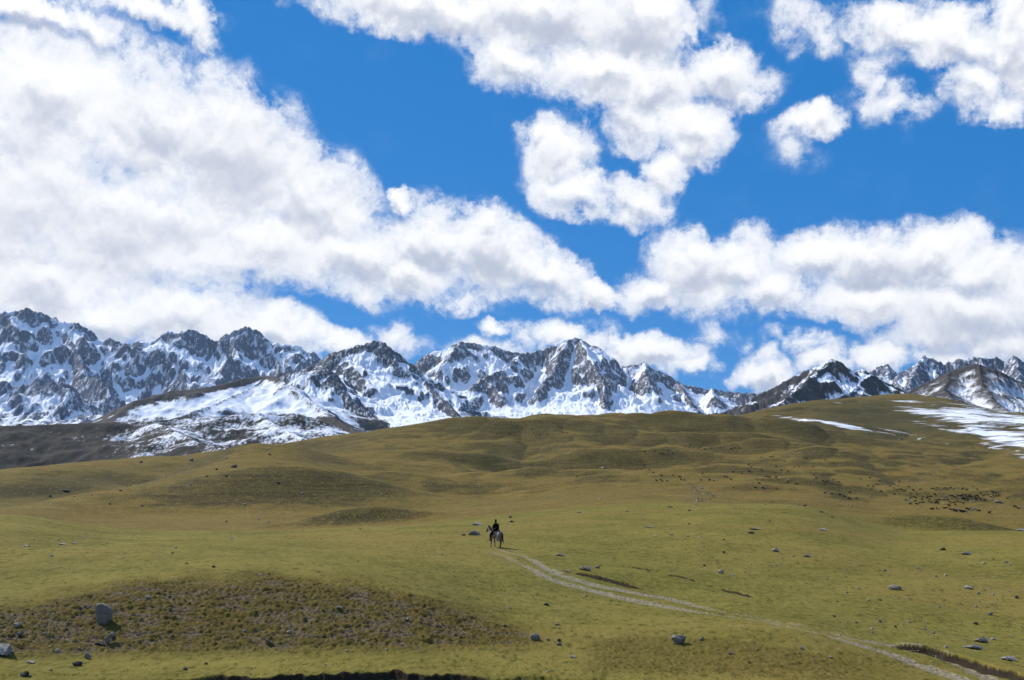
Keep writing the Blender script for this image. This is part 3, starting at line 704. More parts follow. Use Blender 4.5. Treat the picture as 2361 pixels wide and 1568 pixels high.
def rock_mat(name, a, b_, c, lich):
    m, g, b = new_mat(name, 0.9, 0.15)
    co = g.add('ShaderNodeTexCoord').outputs['Object']
    n1 = g.noise(co, 1.6, 6, 0.65); n2 = g.noise(g.mapping(co, scale=(1, 1, 4)), 3.0, 6, 0.7); n3 = g.noise(co, 7.0, 4, 0.7)
    col = g.mix(g.ramp(n1, 0.35, 0.65), a, b_); col = g.mix(g.ramp(n2, 0.5, 0.7, 0, 0.7), col, c); col = g.mix(g.ramp(n3, 0.58, 0.68, 0, 0.6), col, lich)
    g.l.new(col, b.inputs['Base Color']); bump(g, b, g.math('ADD', n2, n3), 0.7, 0.12)
    return m
RM = {'grey': rock_mat('grey rock', (0.20, 0.185, 0.155), (0.29, 0.27, 0.225), (0.11, 0.10, 0.085), (0.36, 0.345, 0.28)),
      'pale': rock_mat('pale rock', (0.35, 0.315, 0.265), (0.46, 0.42, 0.36), (0.23, 0.205, 0.17), (0.54, 0.51, 0.45)),
      'tan': rock_mat('tan rock', (0.25, 0.21, 0.15), (0.34, 0.29, 0.215), (0.16, 0.135, 0.10), (0.40, 0.36, 0.28)),
      'dark': rock_mat('dark rock', (0.075, 0.068, 0.058), (0.11, 0.10, 0.085), (0.045, 0.04, 0.035), (0.19, 0.185, 0.165))}
SHAPES = {'round': [rock_shape(s, 3, block=0.85, rough=0.16) for s in (1, 2, 3)], 'block': [rock_shape(s, 3, block=0.62, rough=0.2) for s in (11, 12, 13, 14)],
          'slab': [rock_shape(s, 3, block=0.58, rough=0.26) for s in (21, 22, 23)], 'small': [rock_shape(s, 2, block=0.66, rough=0.22, cuts=6) for s in (31, 32, 33, 34)]}
_rk = {}
def rock_mesh(shape, k, col):
    key = (shape, k % len(SHAPES[shape]), col)
    if key not in _rk:
        me = SHAPES[shape][key[1]].copy(); me.materials.clear(); me.materials.append(RM[col]); _rk[key] = me
    return _rk[key]

# the standing boulder on the left has a shape of its own: a broad slab leaning over its undercut foot
def boulder():
    prof = [(0.00, -0.50, 0.50, 0.42), (0.12, -0.46, 0.20, 0.45), (0.30, -0.50, 0.42, 0.50), (0.50, -0.52, 0.56, 0.50), (0.66, -0.54, 0.58, 0.46), (0.82, -0.54, 0.50, 0.40), (0.93, -0.52, 0.22, 0.34), (1.00, -0.46, -0.02, 0.24)]
    bm = bmesh.new(); rings = []; NS = 28
    zs = np.linspace(0, 1, 26); P_ = np.array(prof)
    for z in zs:
        x0, x1, dp = (np.interp(z, P_[:, 0], P_[:, i]) for i in (1, 2, 3))
        ring = []
        for k in range(NS):
            a = 2 * math.pi * k / NS; ca, sa = math.cos(a), math.sin(a)
            sx = math.copysign(abs(ca) ** 0.55, ca); sy = math.copysign(abs(sa) ** 0.6, sa)
            x = (x0 + x1) / 2 + sx * (x1 - x0) / 2; y = sy * dp + (z - 0.4) * (-0.42) + (0.10 if sy > 0 else 0) * z
            n = float(pnoise(np.array([x * 3 + 5]), np.array([z * 5 + y * 2]), 7)[0]) * 0.07 + float(pnoise(np.array([x * 2 - z * 3.0]), np.array([z * 9 + x * 3.2 + y]), 9)[0]) * 0.05
            ring.append(bm.verts.new((x * (1 + n), y * (1 + n * 1.3) + n * 0.25, z * 1.0 - 0.06 + n * 0.2)))
        rings.append(ring)
    for a, b in zip(rings[:-1], rings[1:]):
        for k in range(NS): bm.faces.new((a[k], a[(k+1) % NS], b[(k+1) % NS], b[k]))
    bm.faces.new(rings[0][::-1]); bm.faces.new(rings[-1])
    me = bpy.data.meshes.new('boulder'); bm.to_mesh(me); bm.free(); me.materials.append(RM['grey'])
    return me

ROCK_N = 0
def put_rock(X, Y, w, h, shape, col, label, group=None, name='rock', me=None, yaw=None, k=None, tilt=0.0):
    """X, Y = middle of the foot in the photograph, w, h = size there"""
    global ROCK_N
    hit = raycast(X, Y)
    if hit is None: return None
    x, y, z, r = hit; px = r / FOC / math.cos(math.atan2(x, y)) * 1.0
    W_, H_ = w * px * 0.95, h * px * (0.86 if me is None else 1.0)
    ROCK_N += 1; k = ROCK_N if k is None else k
    o = link(name, me or rock_mesh(shape, k, col))
    depth = W_ * (0.75 if shape != 'slab' else 0.9)
    zz = ground_z(x, y + depth * 0.2)
    o.location = (x, y + depth * 0.2, min(zz, z + 0.3) - H_ * 0.12)
    o.rotation_euler = (tilt, 0, (k * 2.399) % 6.283 if yaw is None else yaw)
    o.scale = (W_ / 2, depth / 2, H_) if yaw is not None else (W_ / 2, W_ / 2 * 0.9, H_)
    if me is not None: o.scale = (W_ * 0.82, W_ * 0.75, H_ * 0.9)
    return tag(o, label, 'boulder' if name == 'boulder' else 'rock', group)

put_rock(237, 1438, 36, 54, 'block', 'grey', 'tall grey upright boulder leaning over the tussocks, largest rock on the left', name='boulder', me=boulder(), yaw=0.12, k=1)
BIG = [ # foot x, foot y, w, h, shape, colour, label
 (2,1508,44,24,'slab','pale','pale flat-topped rock cut by the left edge of the picture'),
 (40,1444,18,10,'block','pale','whitish rock lying in the bare gravel patch at far left'),
 (44,1468,13,9,'block','grey','grey stone just below the whitish rock in the left gravel patch'),
 (132,1506,11,11,'round','pale','small white round stone left of the grey block, below the leaning stones'),
 (201,1519,14,16,'block','grey','grey block of stone on the turf below the tall upright boulder'),
 (177,1536,21,12,'block','dark','dark angular rock on the grass strip beside the grey block'),
 (54,1560,19,13,'block','dark','dark squarish rock nearest the stream in the left corner'),
 (69,1528,21,4.5,'slab','pale','thin white slab lying flat in the left foreground grass'),
 (258,1467,10,9,'round','pale','white round stone right above the leaning grey stone'),
 (247,1484,12,18,'block','grey','slender grey stone leaning upright under the big boulder'),
 (228,1487,25,8,'slab','dark','dark low slab at the foot of the slender leaning stone'),
 (339,1381,13,9,'block','grey','grey stone high in the tussocks to the right of the big boulder'),
 (616,1482,12,9,'block','grey','pale grey stone alone in the lower middle of the tussock slope'),
 (781,1404,15,7,'slab','pale','flat pale stone on the bare earth at the right end of the tussocks'),
 (427,1545,11,7,'round','dark','small dark stone on the green strip above the stream bank'),
 (1234,1475,24,18,'round','grey','rounded grey boulder at the right edge of the tussock slope'),
 (1289,1488,13,9,'round','tan','pale brown stone under a smaller dark one, right of the rounded boulder'),
 (1289,1480,10,9,'block','dark','dark little stone perched above the pale brown one right of the rounded boulder'),
 (1285,1442,12,7,'round','tan','tan stone lying uphill of the stacked pair of stones'),
 (1321,1516,16,6,'slab','pale','thin pale slab on the grass below the stacked pair of stones'),
 (1350,1315,30,13,'slab','tan','long tan slab beside the upper wheel rut of the track'),
 (1378,1310,13,7,'block','tan','small tan block just right of the long slab by the track'),
 (1308,1319,15,6,'slab','tan','low tan stone just left of the long slab by the track'),
 (1291,1282,21,7,'slab','grey','low grey rock in the grass above the track, right of the rider'),
 (1259,1396,16,8,'block','dark','dark pair-like stone in the open grass below the track bend'),
 (1565,1482,36,22,'block','grey','large rugged grey boulder on the grass below the track'),
 (1618,1477,11,10,'block','tan','tan stone right beside the large rugged grey boulder'),
 (1788,1272,14,10,'slab','pale','bright white slanting stone high on the right meadow'),
 (1861,1284,16,7,'slab','tan','flat brown stone right of the bright white slanting one'),
 (1663,1322,15,10,'block','pale','pale angular stone near the end of the eroded turf edge'),
 (2065,1360,29,13,'round','tan','domed pale tan rock in the middle of the stony right slope'),
 (2234,1358,17,8,'block','pale','bright white stone on the right slope, right of the domed tan rock'),
 (2175,1269,14,8,'block','dark','dark grey stone high on the right meadow under the dark knoll'),
 (2229,1279,19,8,'slab','grey','long grey stone just below the dark grey stone on the right meadow'),
 (2264,1481,24,12,'slab','grey','grey flat-topped rock near the right edge above the eroded track bank'),
 (2246,1497,36,11,'slab','grey','wide low grey slab just below the flat-topped rock at right'),
 (2327,1523,27,11,'slab','pale','pale flat stone lowest at the right edge above the track bank'),
 (2285,1419,11,8,'block','grey','grey stone above the flat-topped rock, far right of the stony slope'),
 (1685,1509,13,7,'slab','grey','low grey stone in the rough grass right of the rugged boulder'),
 (1848,1497,9,9,'block','pale','lone pale stone in the rough grass under the middle of the track'),
 (1092,1234,30,15,'block','grey','big grey boulder on the grass just left of the rider'),
 (1069,1235,10,5,'block','dark','small dark brown rock at the left foot of the boulder by the rider'),
 (1099,1211,24,8,'slab','pale','long pale slab lying behind the boulder left of the rider'),
 (1177,1194,9,6,'block','dark','dark squarish rock up the slope behind the rider, upper of two'),
 (1180,1204,10,6,'block','dark','dark pointed rock behind the rider, lower of two'),
 (1177,1271,12,3,'slab','pale','flat pale stone in the grass just right of the horse'),
 (1498,1216,23,4.5,'slab','tan','long flat tan stone on the terrace edge, middle right'),
 (1740,1221,25,5,'slab','tan','wide flat tan rock on the upper right meadow'),
 (1732,1230,14,5.5,'slab','dark','dark flat rock just under the wide flat tan one'),
 (1896,1223,17,5.5,'slab','pale','pale flat rock left of the dark knoll on the right'),
 (1545,1170,14,3.5,'slab','dark','dark thin slab on the crest of the terrace, middle right'),
 (2304,1160,16,7,'block','grey','grey heap of stone beside the flock on the far right'),
 (2353,1224,16,5,'slab','pale','pale flat stone at the right tip of the dark knoll'),
 (441,1063,11,7,'block','grey','grey-topped rock near the left ridge line, under the dark hill'),
 (539,1078,14,8,'block','dark','dark rock on the left spur, biggest of the rocks there'),
 (640,1114,9,5,'block','dark','dark rock on the brow above the dark left knoll'),
 (142,1256,18,3.5,'slab','pale','thin pale stone longest of the row on the left meadow'),
 (60,1260,14,3.5,'slab','pale','thin pale stone leftmost of the row on the left meadow'),
 (171,1253,13,3,'slab','pale','thin pale stone rightmost of the row on the left meadow'),
]
for i, b in enumerate(BIG):
    put_rock(*b[:6], b[6], k=i * 3 + 2, yaw=((i * 37) % 100) / 100 * 0.7 - 0.35)
G1 = ('small stone lying among the brown tussocks of the left slope', 'small stones among the left tussocks')
G2 = ('small stone scattered over the open meadow around the track', 'small stones on the meadow by the track')
G3 = ('small rock dotting the far hillside beyond the terrace', 'small rocks on the far hillside')
G4 = ('small stone strewn over the stony right-hand slope above the track', 'small stones on the right slope')
SMALL = [(103,1464,8,7,'pale',G1),(24,1511,7,6,'pale',G1),(69,1559,8,5,'pale',G1),(390,1377,8,6,'grey',G1),(563,1456,10,7,'pale',G1),(665,1459,10,6,'pale',G1),(318,1467,10,9,'grey',G1),(474,1532,10,6,'dark',G1),(750,1534,8,5,'pale',G1),(117,1546,9,5,'pale',G1),(939,1430,9,7,'pale',G1),(809,1458,10,7,'grey',G1),(891,1499,8,6,'pale',G1),(799,1502,7,6,'pale',G1),(460,1425,7,5,'pale',G1),(700,1375,8,5,'grey',G1),(540,1400,7,5,'grey',G1),
 (1263,1477,10,7,'tan',G2),(1175,1403,9,6,'grey',G2),(1350,1375,11,5,'pale',G2),(1045,1317,8,5,'pale',G2),(1167,1370,8,3,'pale',G2),(1163,1444,10,5,'tan',G2),(1262,1550,10,5,'pale',G2),(1829,1283,8,5,'grey',G2),(1669,1275,8,6,'dark',G2),(1690,1327,10,5,'pale',G2),(1624,1305,9,6,'dark',G2),(1915,1516,10,5,'pale',G2),(1924,1422,7,5,'dark',G2),(1906,1335,8,4,'pale',G2),(116,1282,13,4,'pale',G2),(397,1276,8,4,'dark',G2),(404,1264,10,4,'pale',G2),(192,1241,8,4,'pale',G2),(534,1242,8,4,'pale',G2),(1172,1210,6,4,'pale',G2),(1586,1237,10,4,'tan',G2),(1548,1234,13,4.5,'tan',G2),(1511,1237,12,3.5,'pale',G2),(1614,1238,9,4,'pale',G2),(1669,1245,7,4,'dark',G2),(1775,1202,6,4,'dark',G2),(1589,1209,7,4,'dark',G2),(1590,1178,9,5,'dark',G2),(1855,1167,7,5,'dark',G2),(1894,1181,10,4,'dark',G2),(1919,1193,7,4,'dark',G2),(282,1287,8,4,'pale',G2),(492,1308,10,5,'dark',G2),(430,1300,7,4,'dark',G2),(960,1262,7,4,'pale',G2),(1020,1280,8,4,'tan',G2),
 (499,1083,8,5,'dark',G3),(477,1099,7,4,'dark',G3),(522,1099,7,5,'dark',G3),(621,1049,9,5,'dark',G3),(325,1067,9,5,'dark',G3),(115,1145,8,5,'dark',G3),(522,1057,9,5,'pale',G3),(439,1118,7,5,'pale',G3),(327,1167,7,4,'dark',G3),(253,1163,7,4,'dark',G3),(564,1164,9,4,'pale',G3),(696,1139,7,5,'pale',G3),(595,1199,8,5,'pale',G3),(522,1204,8,5,'dark',G3),(619,1205,8,5,'pale',G3),(150,1132,18,4,'grey',G3),(277,1132,9,4,'dark',G3),(1385,1150,8,4,'pale',G3),(1336,1182,16,4,'grey',G3),(1445,1180,10,3,'dark',G3),(1390,1080,9,5,'pale',G3),(1330,1100,6,4,'dark',G3),(2074,1014,6,3,'pale',G3),(2038,1076,7,4,'pale',G3),(830,1220,8,4,'grey',G3),(880,1140,6,3,'pale',G3),(760,1082,6,3,'pale',G3),
 (2011,1451,9,6,'pale',G4),(2151,1461,11,7,'grey',G4),(2250,1440,11,7,'dark',G4),(2181,1493,10,6,'pale',G4),(2290,1475,13,6,'pale',G4),(1953,1368,7,6,'grey',G4),(1980,1358,7,5,'grey',G4),(2003,1385,8,6,'pale',G4),(2030,1385,7,6,'dark',G4),(2115,1310,9,4,'tan',G4),(2040,1316,10,4,'grey',G4),(2180,1328,8,6,'pale',G4),(2268,1300,9,5,'pale',G4),(2320,1298,9,5,'grey',G4),(2330,1302,7,5,'pale',G4),(2256,1370,9,7,'grey',G4),(2290,1372,8,6,'pale',G4),(2345,1380,8,8,'dark',G4),(2165,1400,8,5,'pale',G4),(2250,1400,10,5,'tan',G4),(2096,1435,10,5,'grey',G4),(2030,1435,10,7,'grey',G4),(1975,1437,8,5,'dark',G4),(2065,1447,7,7,'dark',G4),(2132,1452,8,5,'grey',G4),(1790,1304,7,4,'pale',G4),(1950,1330,6,4,'pale',G4)]
for i, (X, Y, w, h, c, (lb, gp)) in enumerate(SMALL):
    put_rock(X, Y, w * 0.88, h * 0.88, 'small', c, lb, gp, k=i)
# more of the small stones: the stony slope at the right and a few everywhere
rg = np.random.default_rng(5)
def scatter(n, xr, yr, wr, grp, cols, dens=None):
    c = 0; t = 0
    while c < n and t < n * 20:
        t += 1
        X, Y = rg.uniform(*xr), rg.uniform(*yr)
        if dens is not None and rg.uniform() > dens(X, Y): continue
        w = rg.uniform(*wr) * (0.75 + 0.5 * rg.uniform() ** 3)
        if put_rock(X, Y, w, w * rg.uniform(0.45, 0.75), 'small', cols[rg.integers(len(cols))], *grp): c += 1
scatter(60, (1780, 2361), (1275, 1510), (3.2, 5.5), G4, ['pale', 'grey', 'tan', 'grey', 'dark'], lambda X, Y: np.clip((X - 1750) / 500, 0, 1) * (1 if Y < 1380 + (X - 1850) * 0.12 + 60 else 0))
scatter(16, (20, 1150), (1395, 1515), (3.5, 6), G1, ['pale', 'grey', 'pale', 'tan'])
scatter(24, (60, 1750), (1240, 1420), (3.2, 5.5), G2, ['pale', 'tan', 'grey', 'dark'])
# stone runs and pebbles too many to count: one object
def pebbles():
    base = [SHAPES['small'][k] for k in range(4)]
    tv = []
    for me in base:
        v = np.empty(len(me.vertices) * 3, np.float32); me.vertices.foreach_get('co', v); f = np.empty(len(me.polygons) * 3, np.int32); me.polygons.foreach_get('vertices', f)
        tv.append((v.reshape(-1, 3), f.reshape(-1, 3)))
    V, F, off = [], [], 0
    def drop(X, Y, w):
        nonlocal off
        h = raycast(X, Y)
        if h is None: return
        x, y, z, r = h; s = w * r / FOC / 2
        v, f = tv[rg.integers(4)]; a = rg.uniform(0, 6.28); c, sn = math.cos(a), math.sin(a)
        q = v * [s, s * rg.uniform(0.6, 1), s * rg.uniform(0.7, 1.2)]
        V.append(np.stack([q[:, 0]*c - q[:, 1]*sn + x, q[:, 0]*sn + q[:, 1]*c + y, q[:, 2] + ground_z(x, y) - 0.1 * s], -1)); F.append(f + off); off += len(v)
    for _ in range(170): t = rg.uniform(); drop(1575 + 55 * t * (1 - t) * 3 + rg.normal() * 14 + t * 18, 1118 + 42 * t + rg.normal() * 3.5, rg.uniform(2, 4))
    for _ in range(60): t = rg.uniform(); drop(2100 + 60 * t + rg.normal() * 6, 1122 - 40 * t + rg.normal() * 3, rg.uniform(1.5, 3))
    for _ in range(50): drop(1840 + rg.normal() * 22, 1046 + rg.normal() * 3, rg.uniform(1.5, 3))
    for _ in range(90): t = rg.uniform(); drop(120 + 260 * t + rg.normal() * 6, 1162 - 62 * t + rg.normal() * 3, rg.uniform(1.5, 3.2))
    for _ in range(110): drop(1750 + rg.normal() * 110, 1165 + rg.normal() * 6, rg.uniform(1.5, 3.5))
    for _ in range(110): drop(640 + rg.normal() * 60, 1165 + rg.normal() * 20, rg.uniform(1.5, 3.2))
    for _ in range(420): drop(rg.uniform(1700, 2361), rg.uniform(1270, 1520), rg.uniform(1.5, 3.6))
    for _ in range(520): drop(rg.uniform(0, 1750), rg.uniform(1225, 1440), rg.uniform(1.3, 3.2))
    for _ in range(260): drop(rg.uniform(0, 1200), rg.uniform(1380, 1520), rg.uniform(1.5, 3.8))
    for _ in range(130): drop(110 + rg.normal() * 60, 1450 + rg.normal() * 18, rg.uniform(1.5, 4))
    for _ in range(300): drop(rg.uniform(0, 2361), rg.uniform(1000, 1200), rg.uniform(1.2, 2.4))
    for pts in (RUT_A, RUT_B):
        for _ in range(200):
            i = rg.integers(6, len(pts) - 2); t = rg.uniform(); drop(pts[i][0]*(1-t) + pts[i+1][0]*t + rg.normal() * 5, pts[i][1]*(1-t) + pts[i+1][1]*t + rg.normal() * 2, rg.uniform(1.2, 3.0))
    me = fast_mesh('pebbles', np.concatenate(V), np.concatenate(F), [RM['pale'], RM['grey'], RM['tan'], RM['dark']], False)
    n = len(me.polygons); idx = np.repeat(rg.choice([0, 0, 1, 2, 3, 3], len(F)), [len(f) for f in F]).astype(np.int32); me.polygons.foreach_set('material_index', idx)
    tag(link('pebbles', me), 'tiny stones strewn in runs and sprinkles over the grass slopes', 'pebbles', kind='stuff')
pebbles()
# ------------------------------------------------------------------ rough grass near the stream and on the tussocks (nobody could count it)
def grass():
    rg = np.random.default_rng(21)
    n = 120000
    az = np.radians(rg.uniform(-27.5, 27.5, n)); r = np.sqrt(rg.uniform(50.2 ** 2, 74 ** 2, n))
    i = np.clip(np.searchsorted(AZ, az) - 1, 0, NA - 2); j = np.clip(np.searchsorted(R, r) - 1, 0, NR - 2)
    fi = (az - AZ[i]) / (AZ[i+1] - AZ[i]); fj = (r - R[j]) / (R[j+1] - R[j])
    def at(A): return (A[i, j]*(1-fi) + A[i+1, j]*fi)*(1-fj) + (A[i, j+1]*(1-fi) + A[i+1, j+1]*fi)*fj
    z = at(Zg) + EYE; ts = at(TUSS); tb = at(tb2); sl = at(SOIL); dk = at(SOILD); dt = at(DIRT)
    x, y = r * np.sin(az), r * np.cos(az)
    cl = fbm(x / 1.2, y / 1.2, 3, 130)
    p = (0.16 * ts * tb * sstep(-0.3, 0.3, cl) + 0.5 * (r < 53.5) * sstep(-0.15, 0.35, cl)) * (1 - np.clip(sl * 1.6, 0, 1)) * (1 - np.clip(dt * 2, 0, 1)) * (1 - 0.6 * np.clip(dk, 0, 1))
    keep = rg.uniform(size=n) < p
    x, y, z, ts = x[keep], y[keep], z[keep], ts[keep]; m = len(x)
    ht = rg.uniform(0.035, 0.075, m) * (0.7 + 0.6 * ts); B = 4
    V = np.zeros((m, B, 3, 3)); S = np.zeros((m, B, 3))
    for b in range(B):
        a = rg.uniform(0, 6.283, m); lean = rg.uniform(0.6, 1.6, m) * ht; wd = rg.uniform(0.010, 0.022, m); q = rg.uniform(0, 6.283, m); o = rg.uniform(0, 0.06, m)
        bx, by = x + o * np.cos(q), y + o * np.sin(q)
        V[:, b, 0] = np.stack([bx - wd*np.sin(a), by + wd*np.cos(a), z - 0.02], -1); V[:, b, 1] = np.stack([bx + wd*np.sin(a), by - wd*np.cos(a), z - 0.02], -1)
        V[:, b, 2] = np.stack([bx + lean*np.cos(a), by + lean*np.sin(a), z + ht * rg.uniform(0.7, 1.15, m)], -1)
        S[:, b, :] = rg.uniform(0, 1, m)[:, None]
    mt, g, bs = new_mat('grass blades', 0.8, 0.1)
    s = g.attr('shade'); c = g.mix(g.ramp(s, 0, 0.5, smooth=False), (0.095, 0.090, 0.018), (0.155, 0.125, 0.028)); c = g.mix(g.ramp(s, 0.5, 1.0, smooth=False), c, (0.24, 0.18, 0.055))
    g.l.new(c, bs.inputs['Base Color'])
    tr = g.add('ShaderNodeBsdfTranslucent'); g.l.new(c, tr.inputs[0]); mx = g.add('ShaderNodeMixShader'); mx.inputs[0].default_value = 0.5
    g.l.new(bs.outputs[0], mx.inputs[1]); g.l.new(tr.outputs[0], mx.inputs[2]); g.l.new(mx.outputs[0], mt.node_tree.nodes['Material Output'].inputs[0])
    o = link('grass', fast_mesh('grass', V.reshape(-1, 3), np.arange(m * B * 3).reshape(-1, 3), [mt], False, dict(shade=S.ravel())))
    tag(o, 'short rough grass blades on the tussock bank and stream edge', 'grass', kind='stuff')
grass()
# ------------------------------------------------------------------ sheep
def tube(bm, pts, rads, n=10, cap=True, sq=1.0):
    """lofted limb through pts; radii may be (rx, rz) pairs"""
    rings = []; pts = [Vector(p) for p in pts]
    for i, p in enumerate(pts):
        d = (pts[min(i+1, len(pts)-1)] - pts[max(i-1, 0)]).normalized()
        up = Vector((0, 0, 1)) if abs(d.z) < 0.9 else Vector((1, 0, 0))
        s = d.cross(up).normalized(); u = s.cross(d).normalized()
        ra, rb_ = rads[i] if isinstance(rads[i], (tuple, list)) else (rads[i], rads[i])
        rings.append([bm.verts.new(p + s * math.cos(2*math.pi*k/n) * ra + u * math.sin(2*math.pi*k/n) * rb_) for k in range(n)])
    for a, b in zip(rings[:-1], rings[1:]):
        for k in range(n): bm.faces.new((a[k], a[(k+1) % n], b[(k+1) % n], b[k]))
    if cap: bm.faces.new(rings[0][::-1]); bm.faces.new(rings[-1])
def bm_mesh(name, bm, mats, smooth=True):
    bmesh.ops.recalc_face_normals(bm, faces=bm.faces)
    me = bpy.data.meshes.new(name); bm.to_mesh(me); bm.free()
    for m in mats: me.materials.append(m)
    me.polygons.foreach_set('use_smooth', [smooth] * len(me.polygons)); return me

def sheep_mesh(name, mat, grazing=True, seed=0):
    bm = bmesh.new(); rr = random.Random(seed)
    tube(bm, [(-0.52,0,0.60),(-0.47,0,0.62),(-0.30,0,0.62),(0,0,0.60),(0.28,0,0.61),(0.42,0,0.63),(0.50,0,0.64)], [0.05,(0.17,0.18),(0.23,0.24),(0.245,0.25),(0.22,0.24),(0.15,0.18),0.06], 12)
    if grazing: tube(bm, [(0.40,0,0.66),(0.56,0,0.56),(0.66,0,0.40),(0.74,0,0.24),(0.80,0,0.12)], [0.12,0.10,0.09,0.075,0.045], 8)
    else: tube(bm, [(0.38,0,0.66),(0.52,0,0.82),(0.60,0,0.92),(0.74,0,0.86),(0.84,0,0.78)], [0.12,0.10,0.09,0.075,0.045], 8)
    for sx, fx in ((0.32, 0.03), (-0.36, -0.02)):
        for sy in (-0.12, 0.12):
            f = rr.uniform(-0.06, 0.06); tube(bm, [(sx, sy, 0.50), (sx + fx + f * 0.5, sy, 0.26), (sx + f, sy, 0.0)], [0.075, 0.04, 0.032], 6)
    hx, hz = (0.62, 0.45) if grazing else (0.60, 0.94)
    for sy in (-1, 1): tube(bm, [(hx, 0.06*sy, hz), (hx - 0.03, 0.15*sy, hz - 0.02)], [0.03, 0.012], 5)
    tube(bm, [(-0.5,0,0.66),(-0.57,0,0.52),(-0.56,0,0.44)], [0.045,0.04,0.02], 6)
    for v in bm.verts:
        if v.co.z > 0.35 and v.co.x < 0.45: v.co += Vector((rr.uniform(-1,1), rr.uniform(-1,1), rr.uniform(-1,1))) * 0.018
    return bm_mesh(name, bm, [mat])
M_DARKW = simple_mat('dark fleece', (0.030, 0.022, 0.017), (0.014, 0.011, 0.009), 12, 0.95, 0.05, 0.6, 0.03)
M_PALEW = simple_mat('pale fleece', (0.42, 0.37, 0.30), (0.28, 0.24, 0.19), 12, 0.95, 0.05, 0.6, 0.03)
SHEEP = {('d', k): sheep_mesh('sheep', M_DARKW, k != 2, k) for k in range(3)}; SHEEP.update({('p', k): sheep_mesh('sheep', M_PALEW, k != 2, k) for k in range(3)})
FLOCK = [ # positions read in the photograph (zoomed frames), d = dark, p = pale
 ('dense flock', 2800, 1500, 5.675,
  'd50,208 d112,212 d310,170 d380,220 d515,215 d235,237 d340,277 d450,292 d50,300 d345,367 d395,354 d440,367 d540,368 d255,408 p310,385 d425,425 d540,398 d575,350 d640,335 d690,335 d710,345 d640,365 d680,388 p590,362 p315,408 p355,432 p300,465 d335,478 d490,458 d545,452 d575,448 d440,475 p525,515 d665,425 d715,443 d790,442 d820,430 d765,410 d815,408 d860,402 d775,455 d810,460 d845,466 d770,295 d780,315 d715,203 d750,200 d820,190 d855,203 d800,225 p825,222 p855,228 d915,215 d955,188 p990,185 d970,210 d1020,218 d1055,184 p1108,185 d1100,220 p1175,180 d1280,182 d1265,205 d1340,225 d1455,160 d1530,215 d1055,325 d1090,332 p1150,297 p1135,335 d1125,355 p955,348 d935,400 p975,390 d1000,398 p925,385 d1200,328 d1240,320 d1275,315 d1250,340 p1220,365 d1270,380 d1310,375 d1300,390 d1340,355 d1360,382 d1350,400 d1330,315 d1370,325 d1400,318 d1390,338 d1425,338 d1490,338 d1520,330 d1540,318 d1560,350 d1500,378 d1520,395 d1475,388 d1580,385 d1595,412 d1655,400 d1670,418 d1590,285 d1640,330 d1670,300 d1700,258 p1750,280 d1790,248 d1810,278 d1845,270 d1890,278 d1715,312 p1740,345 d1780,345 d1810,320 d1830,345 d1870,335 d1900,325 d1925,318 d1860,315 p1795,382 d2065,372 p1475,420 p1420,436 d1035,436 d1060,446 p1040,460 d1110,457 d1170,430 d1225,445 d1280,462 d1015,487 d1140,485 d1030,510 p950,478 d720,572 d740,562 d810,562 p838,570 d935,553 d980,548 d1040,568 d1075,580 d1120,572 p1155,580 d1130,598 d1155,605 d1240,615 d1270,605 d1290,622 d1320,618 p1345,635 d1225,595 d1345,565 d1385,580 d1415,560 p1440,585 p1490,568 d1560,600 p1825,538 d1745,635 d2200,528 d2260,557 p2325,545 p20,180 p105,148'),
 ('slope', 2000, 1300, 1.9416,
  'd45,230 d110,225 d145,240 d160,242 d190,225 d220,240 d295,200 d320,207 d345,208 d375,210 d390,205 d415,215 d452,210 d575,212 d600,208 d625,210 d760,265 d815,262 d830,260 d900,288 d1030,272 d1150,282 d1200,300 d75,340 d100,362 d45,315 d120,408 d145,402 d155,412 d185,410 d150,378 d220,375 d260,385 d270,402 d290,405 d390,405 p440,400 d445,405 d470,408 p490,405 d535,382 d550,385 d575,402 d585,352 d640,365 d680,348 d690,352 d760,340 d850,322 d960,325 d880,345 d920,352 d990,320 d1075,322 d1080,370 d1095,392 p730,395 d745,425 p765,392 d790,385 d810,388 d850,388 p760,448 d770,452 d590,448 d725,452 d850,457 p925,405 d920,415 d975,428 d1135,410 d1160,412 d1200,400 d1230,415 d1150,485 p1175,487 d1190,486 d1265,505 d1240,495 d1365,398 d1420,390 d1480,410 d1410,440 d1440,445 d1465,430 p1520,432 d1545,440 d1430,462 d1490,475 d1570,460 d1610,462 d1600,412 d1685,465 d1300,480 d1340,517 d1295,520 p1425,508 d680,310 d700,322 p545,380 d400,365 d30,338 d325,188 d240,170 d180,168'),
 ('ridge', 1000, 900, 2.1464,
  'd1195,930 d1215,925 d1205,990 d1225,985 d1240,1010 d1285,990 d1345,1048 d1400,935 d1425,912 d1455,912 d1490,910 d1505,912 d1550,912 d1575,915 d1300,908 d1340,940 d1355,980 d1395,970 d1440,962 d1450,990 d1470,992 d1490,1000 d1545,998 d1595,968 d1620,945 d1640,950 d1650,985 d1675,985 d1690,935 d1700,938 d1720,942 d1735,945 d1720,995 d1715,965 d1760,985 p1790,990 d1805,995 d1645,960 p1500,985 d1430,1080 d1465,1075 d1495,1068 d1520,1085 d1525,1110 d1580,1080 d1600,1090 d1520,1130 d1700,1070 d1785,1120 d1900,1115 d1835,1130 d1860,1145 d2050,1152 d2075,1155 d2135,1060 d2165,1080 d2090,1065 d1985,1025 d2190,1140 d2240,1110 d2275,1110 d2325,1130 d2345,1045 d1980,1115 p2100,1120 d2110,1225 d2020,1225 d1650,1190 d1710,1190 d1770,1190 d1910,1215 d2165,1230 d2035,1188')]
